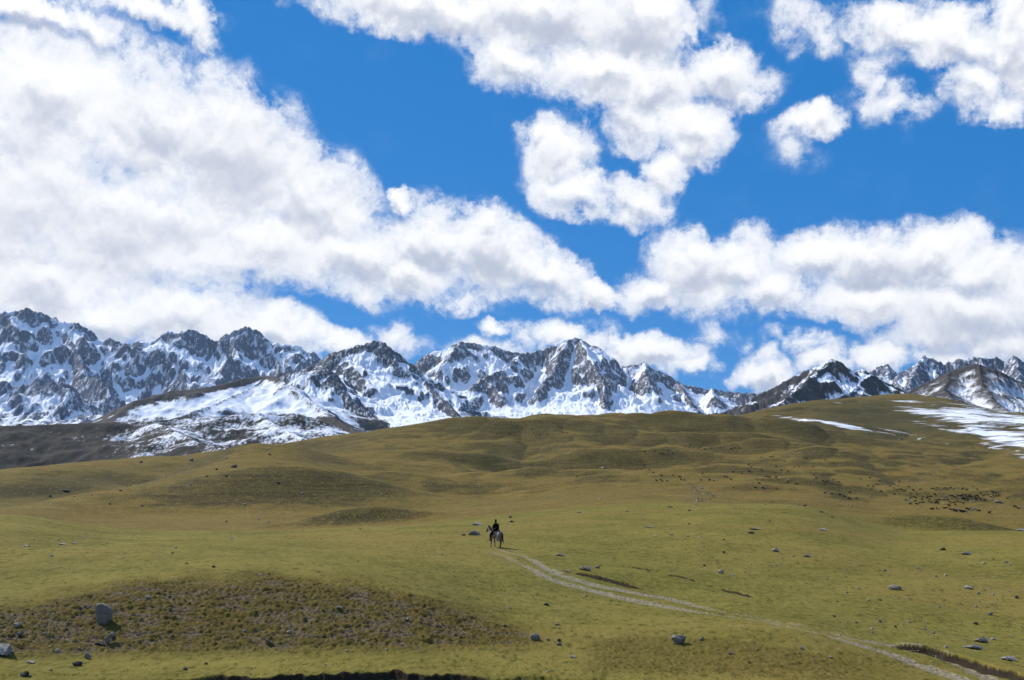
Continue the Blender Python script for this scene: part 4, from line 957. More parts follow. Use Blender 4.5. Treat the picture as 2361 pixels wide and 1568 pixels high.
SLAB = {('dense flock', 'd'): ('dark sheep in the dense flock grazing above the dark knoll on the right', 'dark sheep of the dense flock'),
        ('dense flock', 'p'): ('pale sheep mixed into the dense flock above the dark knoll on the right', 'pale sheep of the dense flock'),
        ('slope', 'd'): ('dark sheep grazing scattered over the middle of the far hillside', 'dark sheep scattered on the hillside'),
        ('slope', 'p'): ('pale sheep grazing scattered over the middle of the far hillside', 'pale sheep scattered on the hillside'),
        ('ridge', 'd'): ('dark sheep grazing high on the hill close under the ridge line', 'dark sheep under the ridge line'),
        ('ridge', 'p'): ('pale sheep grazing high on the hill close under the ridge line', 'pale sheep under the ridge line')}
def flock():
    rg = np.random.default_rng(3); n = 0; seen = set()
    for key, x0, y0, sc, txt in FLOCK:
        for t in txt.split():
            c = t[0]; a, b = map(float, t[1:].split(','))
            X, Y = (x0 + a / sc) * W / 3216, (y0 + b / sc) * H / 2136
            hit = raycast(X, Y + 1.2, 180)
            if hit is None or n >= 300 or hit[3] > 1300: continue
            q = (round(hit[0] / 0.5), round(hit[1] / 0.5))
            if q in seen: continue
            seen.add(q)
            o = link('sheep', SHEEP[(c, n % 3)]); o.location = (hit[0], hit[1], ground_z(hit[0], hit[1]) - 0.03)
            along = rg.normal(0.25, 0.5) + (math.pi if rg.uniform() < 0.4 else 0); s = rg.uniform(0.72, 0.92) * (1.12 if key != 'dense flock' else 1.0)
            o.rotation_euler = (0, 0, along); o.scale = (s, s, s * 0.85)
            tag(o, SLAB[(key, c)][0], 'sheep', SLAB[(key, c)][1]); n += 1
flock()

# ------------------------------------------------------------------ horse and rider
def skin(name, chains, mat, sub=2, root=None):
    """chains: lists of (x, y, z, radius or (rx, ry)); equal points are shared -> one continuous surface"""
    vs, rs, es, key = [], [], [], {}
    for ch in chains:
        prev = None
        for p in ch:
            k = tuple(round(c, 4) for c in p[:3])
            if k not in key:
                key[k] = len(vs); vs.append(p[:3]); rs.append(p[3] if isinstance(p[3], tuple) else (p[3], p[3]))
            i = key[k]
            if prev is not None and prev != i: es.append((prev, i))
            prev = i
    me = bpy.data.meshes.new(name); me.from_pydata(vs, es, []); o = bpy.data.objects.new(name, me); COL.objects.link(o)
    o.modifiers.new('skin', 'SKIN')
    if not me.skin_vertices:
        bm = bmesh.new(); bm.from_mesh(me); bm.verts.layers.skin.verify(); bm.to_mesh(me); bm.free()
    for i, sv_ in enumerate(me.skin_vertices[0].data):
        sv_.radius = rs[i]; sv_.use_root = (i == (root or 0))
    o.modifiers['skin'].use_smooth_shade = True
    s = o.modifiers.new('sub', 'SUBSURF'); s.levels = sub; s.render_levels = sub
    dg = bpy.context.evaluated_depsgraph_get(); dg.update()
    out = bpy.data.meshes.new_from_object(o.evaluated_get(dg)); out.name = name
    bpy.data.objects.remove(o); bpy.data.meshes.remove(me)
    out.materials.clear(); out.materials.append(mat)
    out.polygons.foreach_set('use_smooth', [True] * len(out.polygons))
    return out
def horse_coat():
    m, g, b = new_mat('grey dappled coat', 0.7, 0.2)
    co = g.add('ShaderNodeTexCoord').outputs['Object']; sp = g.add('ShaderNodeSeparateXYZ'); g.l.new(co, sp.inputs[0])
    n = g.noise(co, 7, 5, 0.6); n2 = g.noise(co, 28, 3, 0.6)
    c = g.mix(g.ramp(n, 0.35, 0.65), (0.19, 0.165, 0.14), (0.29, 0.26, 0.225)); c = g.mix(g.ramp(n2, 0.5, 0.7, 0, 0.4), c, (0.13, 0.11, 0.09))
    c = g.mix(g.ramp(sp.outputs[2], 0.80, 0.45, 0, 0.8), c, (0.10, 0.068, 0.045))     # dark points: legs
    c = g.mix(g.ramp(g.math('ADD', sp.outputs[0], g.math('MULTIPLY', g.math('SUBTRACT', n, 0.5), 0.15)), 1.02, 1.2, 0, 0.85), c, (0.085, 0.058, 0.042))   # dark face
    g.l.new(c, b.inputs['Base Color']); return m
M_MANE = simple_mat('dark horse hair', (0.045, 0.026, 0.018), (0.020, 0.012, 0.009), 20, 0.8, 0.2, 0.5, 0.02)
M_HOOF = simple_mat('hoof horn', (0.06, 0.045, 0.032), None, 20, 0.6, 0.3)
M_LEATHER = simple_mat('worn leather', (0.055, 0.028, 0.016), (0.025, 0.014, 0.010), 14, 0.6, 0.3)
M_COAT = simple_mat('black wool coat', (0.0095, 0.009, 0.010), (0.006, 0.006, 0.007), 18, 0.95, 0.05, 0.4, 0.01)
M_TROUS = simple_mat('black trousers', (0.012, 0.012, 0.014), (0.007, 0.007, 0.008), 18, 0.95, 0.05)
M_BOOT = simple_mat('black boot leather', (0.010, 0.008, 0.007), None, 14, 0.6, 0.2)
M_SKIN = simple_mat('tanned skin', (0.30, 0.165, 0.105), (0.24, 0.125, 0.08), 9, 0.6, 0.3)
M_FELT = simple_mat('grey felt', (0.17, 0.155, 0.14), (0.12, 0.11, 0.10), 16, 0.95, 0.05)
M_HAIR = simple_mat('black hair', (0.010, 0.008, 0.007), None, 30, 0.8, 0.2)

hx, hy, hz_, hr = raycast(1143, 1262)
horse = thing('horse', 'grey-white horse with dark face and tail walking away to the left on the meadow', 'horse', (hx, hy, ground_z(hx, hy)), math.radians(127))
HS = hr / 98.5; horse.scale = (HS, HS, HS)
def build_horse():
    W1 = (0.0, 0, 1.16)
    trunk = [(-0.80,0,1.26,(0.12,0.13)),(-0.66,0,1.22,(0.255,0.25)),(-0.40,0,1.19,(0.27,0.29)),(-0.10,0,1.14,(0.28,0.31)),(0.18,0,1.13,(0.27,0.32)),(0.42,0,1.17,(0.24,0.30)),(0.58,0,1.26,(0.18,0.24)),
             (0.76,0,1.42,(0.115,0.19)),(0.93,0,1.57,(0.095,0.145)),(1.05,0,1.68,(0.085,0.115)),(1.17,0,1.63,(0.085,0.11)),(1.27,0,1.48,(0.07,0.085)),(1.35,0,1.34,(0.058,0.062)),(1.385,0,1.27,(0.05,0.05))]
    legs = []
    for s, dx, lift in ((1, 0.10, 0), (-1, -0.12, 0)):
        legs.append([trunk[5], (0.43, 0.13*s, 0.98, 0.135), (0.42, 0.145*s, 0.80, 0.10), (0.42 + dx*0.5, 0.15*s, 0.50, 0.058), (0.42 + dx*0.6, 0.15*s, 0.44, 0.055), (0.42 + dx*0.95, 0.15*s, 0.17, 0.038), (0.42 + dx, 0.15*s, 0.13, 0.042), (0.45 + dx, 0.15*s, 0.055, 0.05)])
    for s, dx in ((1, -0.16), (-1, 0.16)):
        legs.append([trunk[1], (-0.62, 0.145*s, 1.02, 0.18), (-0.52 + dx*0.3, 0.16*s, 0.84, 0.135), (-0.68 + dx*0.6, 0.155*s, 0.60, 0.078), (-0.76 + dx*0.75, 0.15*s, 0.52, 0.062), (-0.74 + dx*0.9, 0.15*s, 0.40, 0.048), (-0.70 + dx, 0.15*s, 0.17, 0.038), (-0.68 + dx, 0.15*s, 0.13, 0.043), (-0.64 + dx, 0.15*s, 0.055, 0.05)])
    ears = [[trunk[9], (1.045, 0.06*s, 1.79, 0.035), (1.06, 0.075*s, 1.87, 0.012)] for s in (1, -1)]
    body = skin('body', [trunk] + legs + ears, horse_coat(), 2, 3)
    link('body', body, horse)
    # mane falling along the crest of the neck, forelock, tail
    mane = [[(0.56+0.06*k, 0, 1.53+0.0615*k - 0.002*k*k, (0.03,0.03)), (0.54+0.06*k, 0.10, 1.47+0.061*k, (0.035,0.03)), (0.52+0.058*k, 0.145, 1.34+0.058*k, (0.018,0.015))] for k in range(8)]
    spine = [(0.50,0,1.49,(0.025,0.025))] + [m[0] for m in mane] + [(1.06,0,1.82,(0.03,0.03)), (1.16,0.0,1.76,(0.03,0.025)), (1.23,0.0,1.66,(0.012,0.012))]
    link('mane', skin('mane', [spine] + mane, M_MANE, 1, 0), horse)
    tail = [(-0.84,0,1.33,(0.04,0.04)),(-0.93,0.0,1.27,(0.06,0.06)),(-0.98,-0.01,1.08,(0.085,0.075)),(-0.99,-0.02,0.85,(0.085,0.07)),(-1.00,-0.05,0.64,(0.06,0.05)),(-1.02,-0.08,0.46,(0.032,0.03)),(-1.05,-0.10,0.34,(0.012,0.012))]
    link('tail', skin('tail', [tail, [tail[3], (-1.03,0.03,0.66,(0.045,0.04)), (-1.06,0.05,0.50,(0.015,0.015))]], M_MANE, 2, 0), horse)
    for s, dx, x0 in ((1, 0.10, 0.45), (-1, -0.12, 0.45), (1, -0.16, -0.64), (-1, 0.16, -0.64)):
        bm = bmesh.new(); tube(bm, [(x0+dx-0.01, 0.15*s, 0.085), (x0+dx+0.005, 0.15*s, 0.045), (x0+dx+0.02, 0.15*s, 0.0)], [0.050, 0.058, 0.066], 12)
        link('hoof', bm_mesh('hoof', bm, [M_HOOF]), horse)
    # saddle with blanket, girth and stirrups
    bm = bmesh.new(); rings = []
    for i in range(13):
        x = -0.36 + i * 0.056; zt = 1.475 + 0.5 * (x + 0.03) ** 2; hw = 0.315; ring = []
        for k in range(15):
            a = math.radians(-105 + 15 * k); ring.append(bm.verts.new((x, math.sin(a) * (hw - 0.01), 1.15 + math.cos(a) * (zt - 1.15 + 0.01))))
        rings.append(ring)
    for a, b in zip(rings[:-1], rings[1:]):
        for k in range(14): bm.faces.new((a[k], a[k+1], b[k+1], b[k]))
    bmesh.ops.solidify(bm, geom=bm.faces[:], thickness=0.025)
    sd = link('saddle', bm_mesh('saddle', bm, [M_LEATHER]), horse)
    for s in (1, -1):
        bm = bmesh.new(); tube(bm, [(0.10, 0.30*s, 1.20), (0.22, 0.345*s, 0.90), (0.27, 0.37*s, 0.66)], [(0.018,0.006)]*3, 6)
        tube(bm, [(0.27, 0.37*s, 0.68), (0.27, 0.30*s, 0.62), (0.27, 0.31*s, 0.555), (0.27, 0.43*s, 0.555), (0.27, 0.44*s, 0.62), (0.27, 0.37*s, 0.68)], [0.01]*6, 6)
        link('stirrup', bm_mesh('stirrup', bm, [M_LEATHER]), sd)
    bm = bmesh.new()
    for s in (1, -1):
        tube(bm, [(1.33, 0.062*s, 1.36), (1.22, 0.12*s, 1.47), (1.02, 0.15*s, 1.52), (0.72, 0.14*s, 1.57), (0.42, 0.075*s, 1.655)], [0.008]*5, 6)
        tube(bm, [(1.33, 0.062*s, 1.36), (1.20, 0.095*s, 1.56), (1.08, 0.09*s, 1.70), (1.06, 0.0, 1.80)], [0.011]*4, 6)
    tube(bm, [(1.27, 0.09, 1.44), (1.325, 0.04, 1.50), (1.335, 0, 1.515), (1.325, -0.04, 1.50), (1.27, -0.09, 1.44)], [0.011]*5, 6)
    link('bridle', bm_mesh('bridle', bm, [M_LEATHER]), horse)
build_horse()

rider = thing('person', 'rider in black coat and trousers with a round hat, sitting on the grey-white horse', 'person', horse.location, math.radians(127))
rider.scale = (HS, HS, HS)
def build_rider():
    pel = (-0.04, 0, 1.55, (0.17, 0.13)); sp1 = (-0.05, 0, 1.72, (0.155, 0.115)); ch = (-0.03, 0, 1.92, (0.185, 0.13)); nk0 = (-0.01, 0, 2.06, (0.10, 0.085)); nk = (0.005, 0, 2.13, (0.056, 0.058))
    hd = [(0.02, 0.0, 2.20, (0.070, 0.082)), (0.03, 0.005, 2.27, (0.078, 0.098)), (0.03, 0.005, 2.34, (0.074, 0.092)), (0.025, 0.005, 2.385, (0.045, 0.06))]
    arms, legs, fing = [], [], []
    for s in (1, -1):
        wr = (0.30, 0.13*s, 1.66, 0.030)
        arms.append([ch, (-0.02, 0.19*s, 2.01, 0.075), (-0.03, 0.245*s, 1.93, 0.062), (0.00, 0.30*s, 1.72, 0.046), (0.03, 0.29*s, 1.69, 0.045), (0.18, 0.20*s, 1.665, 0.038), wr, (0.345, 0.10*s, 1.665, (0.026, 0.040)), (0.39, 0.085*s, 1.665, (0.024, 0.042))])
        kn = arms[-1][-1]
        for q, (dz, L) in enumerate(((0.033, 0.040), (0.012, 0.044), (-0.010, 0.041), (-0.030, 0.033))):     # four fingers closed on the rein
            fing.append([kn, (0.405, 0.082*s, 1.665 + dz, 0.0095), (0.405 + L*0.75, 0.074*s, 1.665 + dz, 0.009), (0.405 + L*0.9, 0.048*s, 1.665 + dz, 0.0085), (0.405 + L*0.15, 0.042*s, 1.665 + dz*0.95, 0.008)])
        fing.append([(0.345, 0.10*s, 1.665, (0.026, 0.040)), (0.365, 0.085*s, 1.705, 0.012), (0.40, 0.062*s, 1.715, 0.0105), (0.425, 0.050*s, 1.708, 0.009)])
        legs.append([pel, (-0.01, 0.13*s, 1.50, 0.105), (0.14, 0.24*s, 1.36, 0.092), (0.31, 0.335*s, 1.16, 0.066), (0.325, 0.345*s, 1.10, 0.063), (0.30, 0.375*s, 0.90, 0.060), (0.27, 0.385*s, 0.68, 0.040), (0.26, 0.385*s, 0.615, 0.042), (0.34, 0.395*s, 0.595, (0.042, 0.032)), (0.45, 0.41*s, 0.585, (0.036, 0.022))])
    face = [[hd[1], (0.125, 0.005, 2.262, 0.016), (0.135, 0.005, 2.245, 0.012)]] + [[hd[1], (0.025, 0.085*s, 2.27, (0.012, 0.026)), (0.02, 0.096*s, 2.275, (0.008, 0.02))] for s in (1, -1)]
    link('body', skin('body', [[pel, sp1, ch, nk0, nk] + hd] + arms + legs + fing + face, M_SKIN, 2, 0), rider)
    def fat(c, f, a=0.0): return [(*p[:3], (p[3][0]*f + a, p[3][1]*f + a) if isinstance(p[3], tuple) else p[3]*f + a) for p in c]
    coat = fat([(-0.05, 0, 1.50, (0.21, 0.165)), (-0.045, 0, 1.60, (0.185, 0.145)), sp1, ch, nk0], 1.0, 0.035)
    ca = [[coat[3]] + fat(a[1:7], 1.0, 0.028) for a in arms]
    link('coat', skin('coat', [coat] + ca + [[coat[0], (0.06, 0.17*s, 1.44, 0.13), (0.12, 0.235*s, 1.36, 0.115)] for s in (1, -1)], M_COAT, 2, 2), rider)
    bm = bmesh.new(); tube(bm, [(-0.015, 0, 2.085), (0.0, 0, 2.12), (0.005, 0, 2.15)], [(0.105, 0.105), (0.090, 0.09), (0.083, 0.083)], 14, False); bmesh.ops.solidify(bm, geom=bm.faces[:], thickness=0.012)
    link('collar', bm_mesh('collar', bm, [M_COAT]), rider)
    tp = (-0.04, 0, 1.53, (0.19, 0.15))
    link('trousers', skin('trousers', [[tp] + fat(l[1:6], 1.0, 0.024) + [(0.275, 0.384*s, 0.74, 0.062)] for l, s in zip(legs, (1, -1))] , M_TROUS, 2, 0), rider)
    for s, l in zip((1, -1), legs):
        bt = [(0.292, 0.38*s, 0.84, 0.070), (0.272, 0.385*s, 0.70, 0.058), (0.258, 0.385*s, 0.62, 0.052), (0.34, 0.395*s, 0.602, (0.050, 0.042)), (0.47, 0.412*s, 0.59, (0.040, 0.027))]
        link('boot', skin('boot', [bt, [bt[2], (0.225, 0.382*s, 0.595, 0.036)]], M_BOOT, 2, 0), rider)
    bm = bmesh.new(); tube(bm, [(0.0, 0.005, 2.19), (0.005, 0.005, 2.27), (0.012, 0.005, 2.33), (0.02, 0.005, 2.38)], [(0.076, 0.082), (0.094, 0.096), (0.090, 0.098), (0.06, 0.07)], 14)
    link('hair', bm_mesh('hair', bm, [M_HAIR]), rider)
    bm = bmesh.new(); tube(bm, [(0.03, 0.005, 2.335), (0.03, 0.005, 2.35), (0.03, 0.005, 2.362), (0.03, 0.005, 2.40), (0.028, 0.005, 2.45), (0.025, 0.005, 2.475)], [(0.114, 0.12), (0.118, 0.124), (0.110, 0.116), (0.108, 0.114), (0.085, 0.09), (0.04, 0.045)], 20)
    link('hat', bm_mesh('hat', bm, [M_FELT]), rider)
build_rider()
# ------------------------------------------------------------------ thin mountain air
def haze():
    lo = float(np.min(Zg)) + EYE - 1.0; s = 25500.0; top = max(float(np.max(np.array([v[2] for v in o.bound_box]))) for o in bpy.data.objects if o.type == 'MESH') + 20.0
    v = np.array([(x, y, z) for z in (lo, top) for y in (-s, s) for x in (-s, s)])
    f = np.array([(0, 2, 3, 1), (4, 5, 7, 6), (0, 1, 5, 4), (2, 6, 7, 3), (0, 4, 6, 2), (1, 3, 7, 5)])
    m = bpy.data.materials.new('mountain air'); m.use_nodes = True; t = m.node_tree; t.nodes.clear(); g = NT(t)
    o = g.add('ShaderNodeOutputMaterial'); pv = g.add('ShaderNodeVolumePrincipled')
    pv.inputs['Color'].default_value = (0.55, 0.77, 1.0, 1); pv.inputs['Density'].default_value = HAZE_DENSITY; pv.inputs['Anisotropy'].default_value = 0.2
    g.l.new(pv.outputs[0], o.inputs['Volume'])
    tag(link('haze', fast_mesh('haze', v, f, [m], False)), 'thin pale blue air between the viewer and the far mountains', 'haze', kind='stuff')
HAZE_DENSITY = 1.4e-5
haze()
# ------------------------------------------------------------------ sky, sun, camera, render settings
SUN_EL, SUN_AZ = math.radians(43), math.radians(-54)      # sun stands behind the mountains, left of the view
def cloud_blob_list():
    B = [ # x, y, rx, ry, rot, weight
     (90,230,330,240,0,1),(330,290,300,190,20,1),(540,370,270,190,35,1),(720,470,190,150,40,1),(300,540,420,190,0,1),(60,480,300,250,0,1),(100,660,330,140,0,1),
     (640,570,240,100,8,1),(820,590,190,100,20,1),(420,720,330,85,8,1),(640,755,190,60,10,.95),(790,790,100,42,15,.9),(250,730,260,80,0,1),(910,775,45,30,10,.5),
     (1000,565,130,110,20,1),(1130,580,160,105,20,1),(1250,635,140,72,20,1),(1370,680,75,36,15,1),(940,645,130,58,12,1),(930,460,36,30,0,.8),(1050,690,60,20,0,.6),(1120,510,90,50,10,.8),
     (960,15,320,70,6,1),(1250,40,330,120,8,1),(1480,60,160,150,0,1),(1180,140,120,70,10,.8),(1390,160,190,100,10,1),(1500,190,150,80,0,1),(1660,170,140,75,10,.95),(1720,220,70,50,0,.7),
     (1470,270,110,90,30,.9),(1600,310,100,85,0,1),(1290,350,100,85,20,.9),(1330,445,130,65,15,.95),(1470,470,95,60,20,.9),(1245,310,60,45,0,.7),(1420,230,70,50,0,.7),(1345,250,50,40,0,.35),(1530,400,60,80,0,.8),(1590,70,60,40,0,.7),
     (1600,610,120,90,10,1),(1690,610,130,85,0,1),(1520,665,95,55,0,.85),(1770,660,120,70,0,.9),(1640,680,90,45,10,.6),(1880,590,120,75,-10,1),(2010,600,210,90,0,1),(2150,590,180,90,0,1),(2270,630,150,100,20,1),(2230,730,250,100,5,1),(2010,700,190,70,10,.95),(2320,790,140,70,0,.9),(2150,770,160,50,0,.7),(2400,700,150,150,0,1),(1480,690,50,30,0,.5),
     (2080,60,170,55,15,.85),(2210,90,170,80,20,.95),(2340,80,75,160,0,1),(2240,190,90,65,40,.8),(2310,255,70,45,20,.75),(1850,50,75,40,30,.55),(1900,95,50,24,40,.45),(1890,275,65,42,10,.85),(1840,290,50,25,-10,.6),(2000,200,30,70,0,.5),(2060,235,90,32,10,.55),(2100,260,40,40,0,.4),(1830,350,60,40,30,.32),(2020,140,60,30,0,.4),
     (1140,748,46,28,15,.75),(1200,775,50,24,15,.5),(1290,770,95,42,0,.8),(1370,790,60,40,0,.6),(1500,812,130,48,0,.95),(1430,795,50,30,0,.7),(1590,845,70,30,0,.8),(1640,775,36,22,50,.45),(1760,862,80,40,0,.9),(1850,790,80,26,10,.6),(1770,830,40,30,0,.6),(2030,825,80,42,0,.85),(1900,840,80,40,0,.8),(1710,795,30,25,0,.35),(1150,800,100,22,0,.5),(2190,830,120,50,0,.7),(1610,770,18,12,0,.3),
     (70,20,230,40,8,1),(210,60,100,50,30,.85),(340,15,190,38,5,.75),(455,45,46,52,-20,.85),(470,85,35,26,40,.6),(950,800,40,24,0,.45)]
    return B
def world_sky():
    w = bpy.data.worlds.new('World'); scene.world = w; w.use_nodes = True
    t = w.node_tree; t.nodes.clear(); g = NT(t)
    out = g.add('ShaderNodeOutputWorld'); bg = g.add('ShaderNodeBackground'); g.l.new(bg.outputs[0], out.inputs[0])
    sky = g.add('ShaderNodeTexSky', sky_type='NISHITA'); sky.sun_disc = False
    sky.sun_elevation = SUN_EL; sky.sun_rotation = SUN_AZ; sky.altitude = 3200; sky.air_density = 0.7; sky.dust_density = 0.9; sky.ozone_density = 2.5
    hs = g.add('ShaderNodeHueSaturation'); hs.inputs['Hue'].default_value = SKY_HUE; hs.inputs['Saturation'].default_value = SKY_SAT; hs.inputs['Value'].default_value = SKY_VAL
    g.l.new(sky.outputs[0], hs.inputs['Color'])
    d = g.add('ShaderNodeTexCoord').outputs['Generated']
    # density group: direction -> cloud thickness
    grp = bpy.data.node_groups.new('cloud layer', 'ShaderNodeTree')
    grp.interface.new_socket('Direction', in_out='INPUT', socket_type='NodeSocketVector')
    grp.interface.new_socket('Lift', in_out='INPUT', socket_type='NodeSocketFloat')
    grp.interface.new_socket('Density', in_out='OUTPUT', socket_type='NodeSocketFloat')
    grp.interface.new_socket('Base', in_out='OUTPUT', socket_type='NodeSocketFloat')
    grp.interface.new_socket('Thick', in_out='OUTPUT', socket_type='NodeSocketFloat')
    q = NT(grp); gi = q.add('NodeGroupInput'); go = q.add('NodeGroupOutput')
    dv = q.vmath('NORMALIZE', gi.outputs[0]); sp = q.add('ShaderNodeSeparateXYZ'); q.l.new(dv, sp.inputs[0])
    az = q.math('MULTIPLY', q.math('ARCTAN2', sp.outputs[0], sp.outputs[1]), 180 / math.pi)
    el = q.math('ADD', q.math('MULTIPLY', q.math('ARCSINE', sp.outputs[2]), 180 / math.pi), gi.outputs[1])
    cb = q.add('ShaderNodeCombineXYZ'); q.l.new(az, cb.inputs[0]); q.l.new(el, cb.inputs[1])
    ae = cb.outputs[0]
    nd = q.add('ShaderNodeTexNoise', noise_dimensions='2D'); q.l.new(ae, nd.inputs['Vector'])
    nd.inputs['Scale'].default_value = 0.42; nd.inputs['Detail'].default_value = 9; nd.inputs['Roughness'].default_value = 0.60
    off = q.vmath('SCALE', q.vmath('SUBTRACT', nd.outputs['Color'], (0.5, 0.5, 0.5)), scale=2.3)
    pz = q.vmath('MULTIPLY', q.vmath('ADD', ae, off), (1, 1, 0))
    acc = None
    for X, Y, rx, ry, rot, wt in cloud_blob_list():
        if wt < 0.66: rx, ry = rx * 1.5, ry * 1.6          # thin shreds
        a, tn = pix_dir(X, Y); e = math.degrees(math.atan(float(tn))); a = math.degrees(float(a))
        k = 0.02263 * math.cos(math.radians(e)) * (1 + 0.0 * a)
        ca = math.cos(math.radians(a)) ** 2
        mp = q.mapping(pz, (a, e, 0), (0, 0, math.radians(-rot)), (rx * 1.28 * 0.02263 * ca / max(0.3, math.cos(math.radians(e))), ry * 1.28 * 0.02263 * (0.5 + 0.5 * ca), 1), 'TEXTURE')
        gr = q.add('ShaderNodeTexGradient', gradient_type='SPHERICAL'); q.l.new(mp, gr.inputs[0])
        v = q.math('MULTIPLY', gr.outputs['Fac'], wt * 1.0)
        acc = v if acc is None else q.math('SMOOTH_MAX', acc, v, 0.12)
    tk = None
    for X, Y, rx, ry, rot, wt in [(600,390,240,110,12,1),(130,470,230,100,0,.9),(360,530,190,60,0,.6),(1340,50,260,70,4,.8),(950,625,210,60,12,.8),(1220,645,150,50,12,.8),(2270,770,220,90,0,1),(2130,690,200,60,5,.7),(620,690,260,50,8,.8),(200,640,250,50,0,.6),(1610,660,120,40,0,.5),(60,240,150,60,0,.5),(2330,130,60,110,0,.4),(1500,420,120,40,20,.3)]:
        a, tn = pix_dir(X, Y); e = math.degrees(math.atan(float(tn))); a = math.degrees(float(a)); ca = math.cos(math.radians(a)) ** 2
        mp = q.mapping(pz, (a, e, 0), (0, 0, math.radians(-rot)), (rx * 1.5 * 0.02263 * ca, ry * 1.5 * 0.02263 * (0.5 + 0.5 * ca), 1), 'TEXTURE')
        gr = q.add('ShaderNodeTexGradient', gradient_type='SPHERICAL'); q.l.new(mp, gr.inputs[0])
        v = q.math('MULTIPLY', gr.outputs['Fac'], wt)
        tk = v if tk is None else q.math('SMOOTH_MAX', tk, v, 0.3)
    # clouds outside the photograph's frame
    inside = q.math('MULTIPLY', q.ramp(q.math('ABSOLUTE', az), 33, 27), q.ramp(el, 34, 28))
    nb = q.noise(dv, 2.2, 3, 0.5)
    other = q.math('MULTIPLY', q.math('SUBTRACT', 1.0, inside), q.ramp(nb, 0.52, 0.70, 0, 0.9))
    acc = q.math('MAXIMUM', acc, other)
    n1 = q.add('ShaderNodeTexNoise', noise_dimensions='2D'); q.l.new(q.vmath('MULTIPLY', ae, (1, 1.15, 0)), n1.inputs['Vector'])
    n1.inputs['Scale'].default_value = 0.36; n1.inputs['Detail'].default_value = 10; n1.inputs['Roughness'].default_value = 0.61
    n2 = q.add('ShaderNodeTexNoise', noise_dimensions='2D'); q.l.new(pz, n2.inputs['Vector'])
    n2.inputs['Scale'].default_value = 1.9; n2.inputs['Detail'].default_value = 7; n2.inputs['Roughness'].default_value = 0.64
    n3 = q.add('ShaderNodeTexNoise', noise_dimensions='2D'); q.l.new(pz, n3.inputs['Vector'])
    n3.inputs['Scale'].default_value = 0.36; n3.inputs['Detail'].default_value = 4.5; n3.inputs['Roughness'].default_value = 0.5
    base = q.math('ADD', acc, q.math('MULTIPLY', q.math('SUBTRACT', n3.outputs[0], 0.5), 0.75))
    nz = q.math('ADD', q.math('MULTIPLY', q.math('SUBTRACT', n1.outputs[0], 0.5), 1.0), q.math('MULTIPLY', q.math('SUBTRACT', n2.outputs[0], 0.5), 0.36))
    dens = q.math('ADD', acc, q.math('MULTIPLY', nz, q.ramp(acc, 0.10, 0.34, 0.12, 1.0)))
    q.l.new(dens, go.inputs[0]); q.l.new(base, go.inputs[1]); q.l.new(tk, go.inputs[2])
    def layer(lift):
        n = g.add('ShaderNodeGroup'); n.node_tree = grp; g.l.new(d, n.inputs[0]); n.inputs[1].default_value = lift
        return n.outputs
    (d0, b0, t0), (d1, b1, t1) = layer(0.0), layer(0.55)
    wisp = g.math('ADD', g.ramp(d0, 0.10, 0.26, 0, 0.16), g.math('ADD', g.math('MULTIPLY', g.ramp(d0, 0.13, 0.42), 0.52), g.ramp(d0, 0.24, 0.72, 0, 0.32)))
    # towards the sun the cloud is thinner on its bright side; thick undersides are grey
    relief = g.math('ADD', g.math('MULTIPLY', g.math('SUBTRACT', d0, d1), 0.24), g.math('MULTIPLY', g.math('SUBTRACT', b0, b1), 1.15))
    thick = g.ramp(b1, 0.45, 1.15)
    big = g.noise(g.vmath('ADD', d, (3.1, 0.2, 0.7)), 5.0, 3, 0.5)
    shade = g.math('ADD', g.math('SUBTRACT', 0.95, g.math('MULTIPLY', thick, g.ramp(big, 0.3, 0.65, 0.9, 0.4))), g.math('SUBTRACT', relief, g.math('MULTIPLY', t0, 0.55)))
    shade = g.math('ADD', 0.5, g.math('MULTIPLY', 0.5, g.math('TANH', g.math('MULTIPLY', g.math('SUBTRACT', shade, 0.42), 1.9))))
    ccol = g.mix(shade, CLOUD_DARK, CLOUD_LIT)
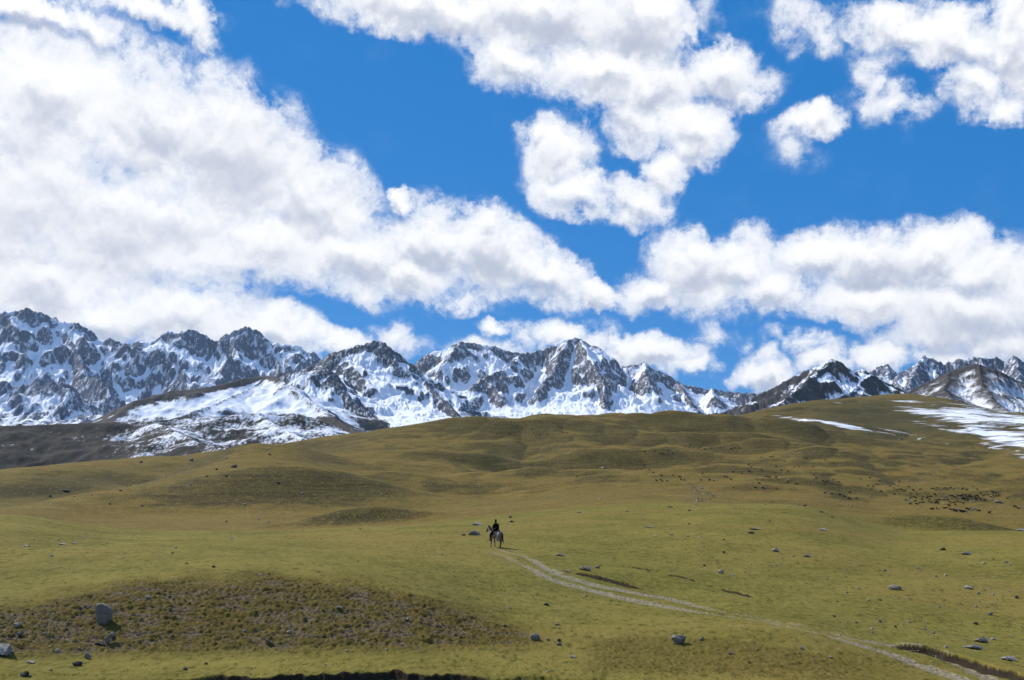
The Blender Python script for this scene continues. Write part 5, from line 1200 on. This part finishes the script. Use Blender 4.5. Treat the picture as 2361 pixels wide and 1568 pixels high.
    cc = g.vmath('SCALE', ccol, scale=1.0 / SKY_STRENGTH)
    blue = g.mix(0.74, hs.outputs[0], tuple(c / SKY_STRENGTH for c in SKY_BLUE))
    fin = g.mix(wisp, blue, cc)
    g.l.new(fin, bg.inputs[0]); bg.inputs[1].default_value = SKY_STRENGTH
    w.cycles.sampling_method = 'MANUAL'; w.cycles.sample_map_resolution = 512
SKY_STRENGTH = 0.10
SKY_HUE, SKY_SAT, SKY_VAL = 0.495, 1.22, 1.75
CLOUD_DARK, CLOUD_LIT = (0.50, 0.55, 0.68), (1.10, 1.10, 1.10)
SKY_BLUE = (0.0, 0.195, 0.610)
world_sky()

sun = bpy.data.lights.new('sun', 'SUN'); sun.energy = 5.0; sun.angle = math.radians(0.53); sun.color = (1.0, 0.96, 0.90)
so = bpy.data.objects.new('sun', sun); COL.objects.link(so)
sv = Vector((math.sin(SUN_AZ) * math.cos(SUN_EL), math.cos(SUN_AZ) * math.cos(SUN_EL), math.sin(SUN_EL)))
so.rotation_euler = sv.to_track_quat('Z', 'Y').to_euler(); so.location = (0, 0, 50)

cam = bpy.data.cameras.new('camera'); cam.sensor_width = 36.0; cam.lens = 18.0 / math.tan(HFOV / 2)
cam.clip_start = 0.1; cam.clip_end = 60000
co_ = bpy.data.objects.new('camera', cam); COL.objects.link(co_)
co_.location = (0, 0, EYE); co_.rotation_euler = (math.pi / 2 + PITCH, 0, 0)
scene.camera = co_
scene.render.resolution_x, scene.render.resolution_y = 1024, 680
scene.view_settings.view_transform = 'Standard'; scene.view_settings.look = 'None'
scene.view_settings.exposure = 0.0; scene.view_settings.gamma = 1.0; scene.view_settings.use_curve_mapping = False
scene.cycles.max_bounces = 5; scene.cycles.diffuse_bounces = 2; scene.cycles.glossy_bounces = 2; scene.cycles.transparent_max_bounces = 4
scene.cycles.use_adaptive_sampling = True; scene.cycles.adaptive_threshold = 0.01
scene.cycles.use_denoising = True; scene.cycles.denoiser = 'OPENIMAGEDENOISE'; scene.cycles.denoising_prefilter = 'ACCURATE'
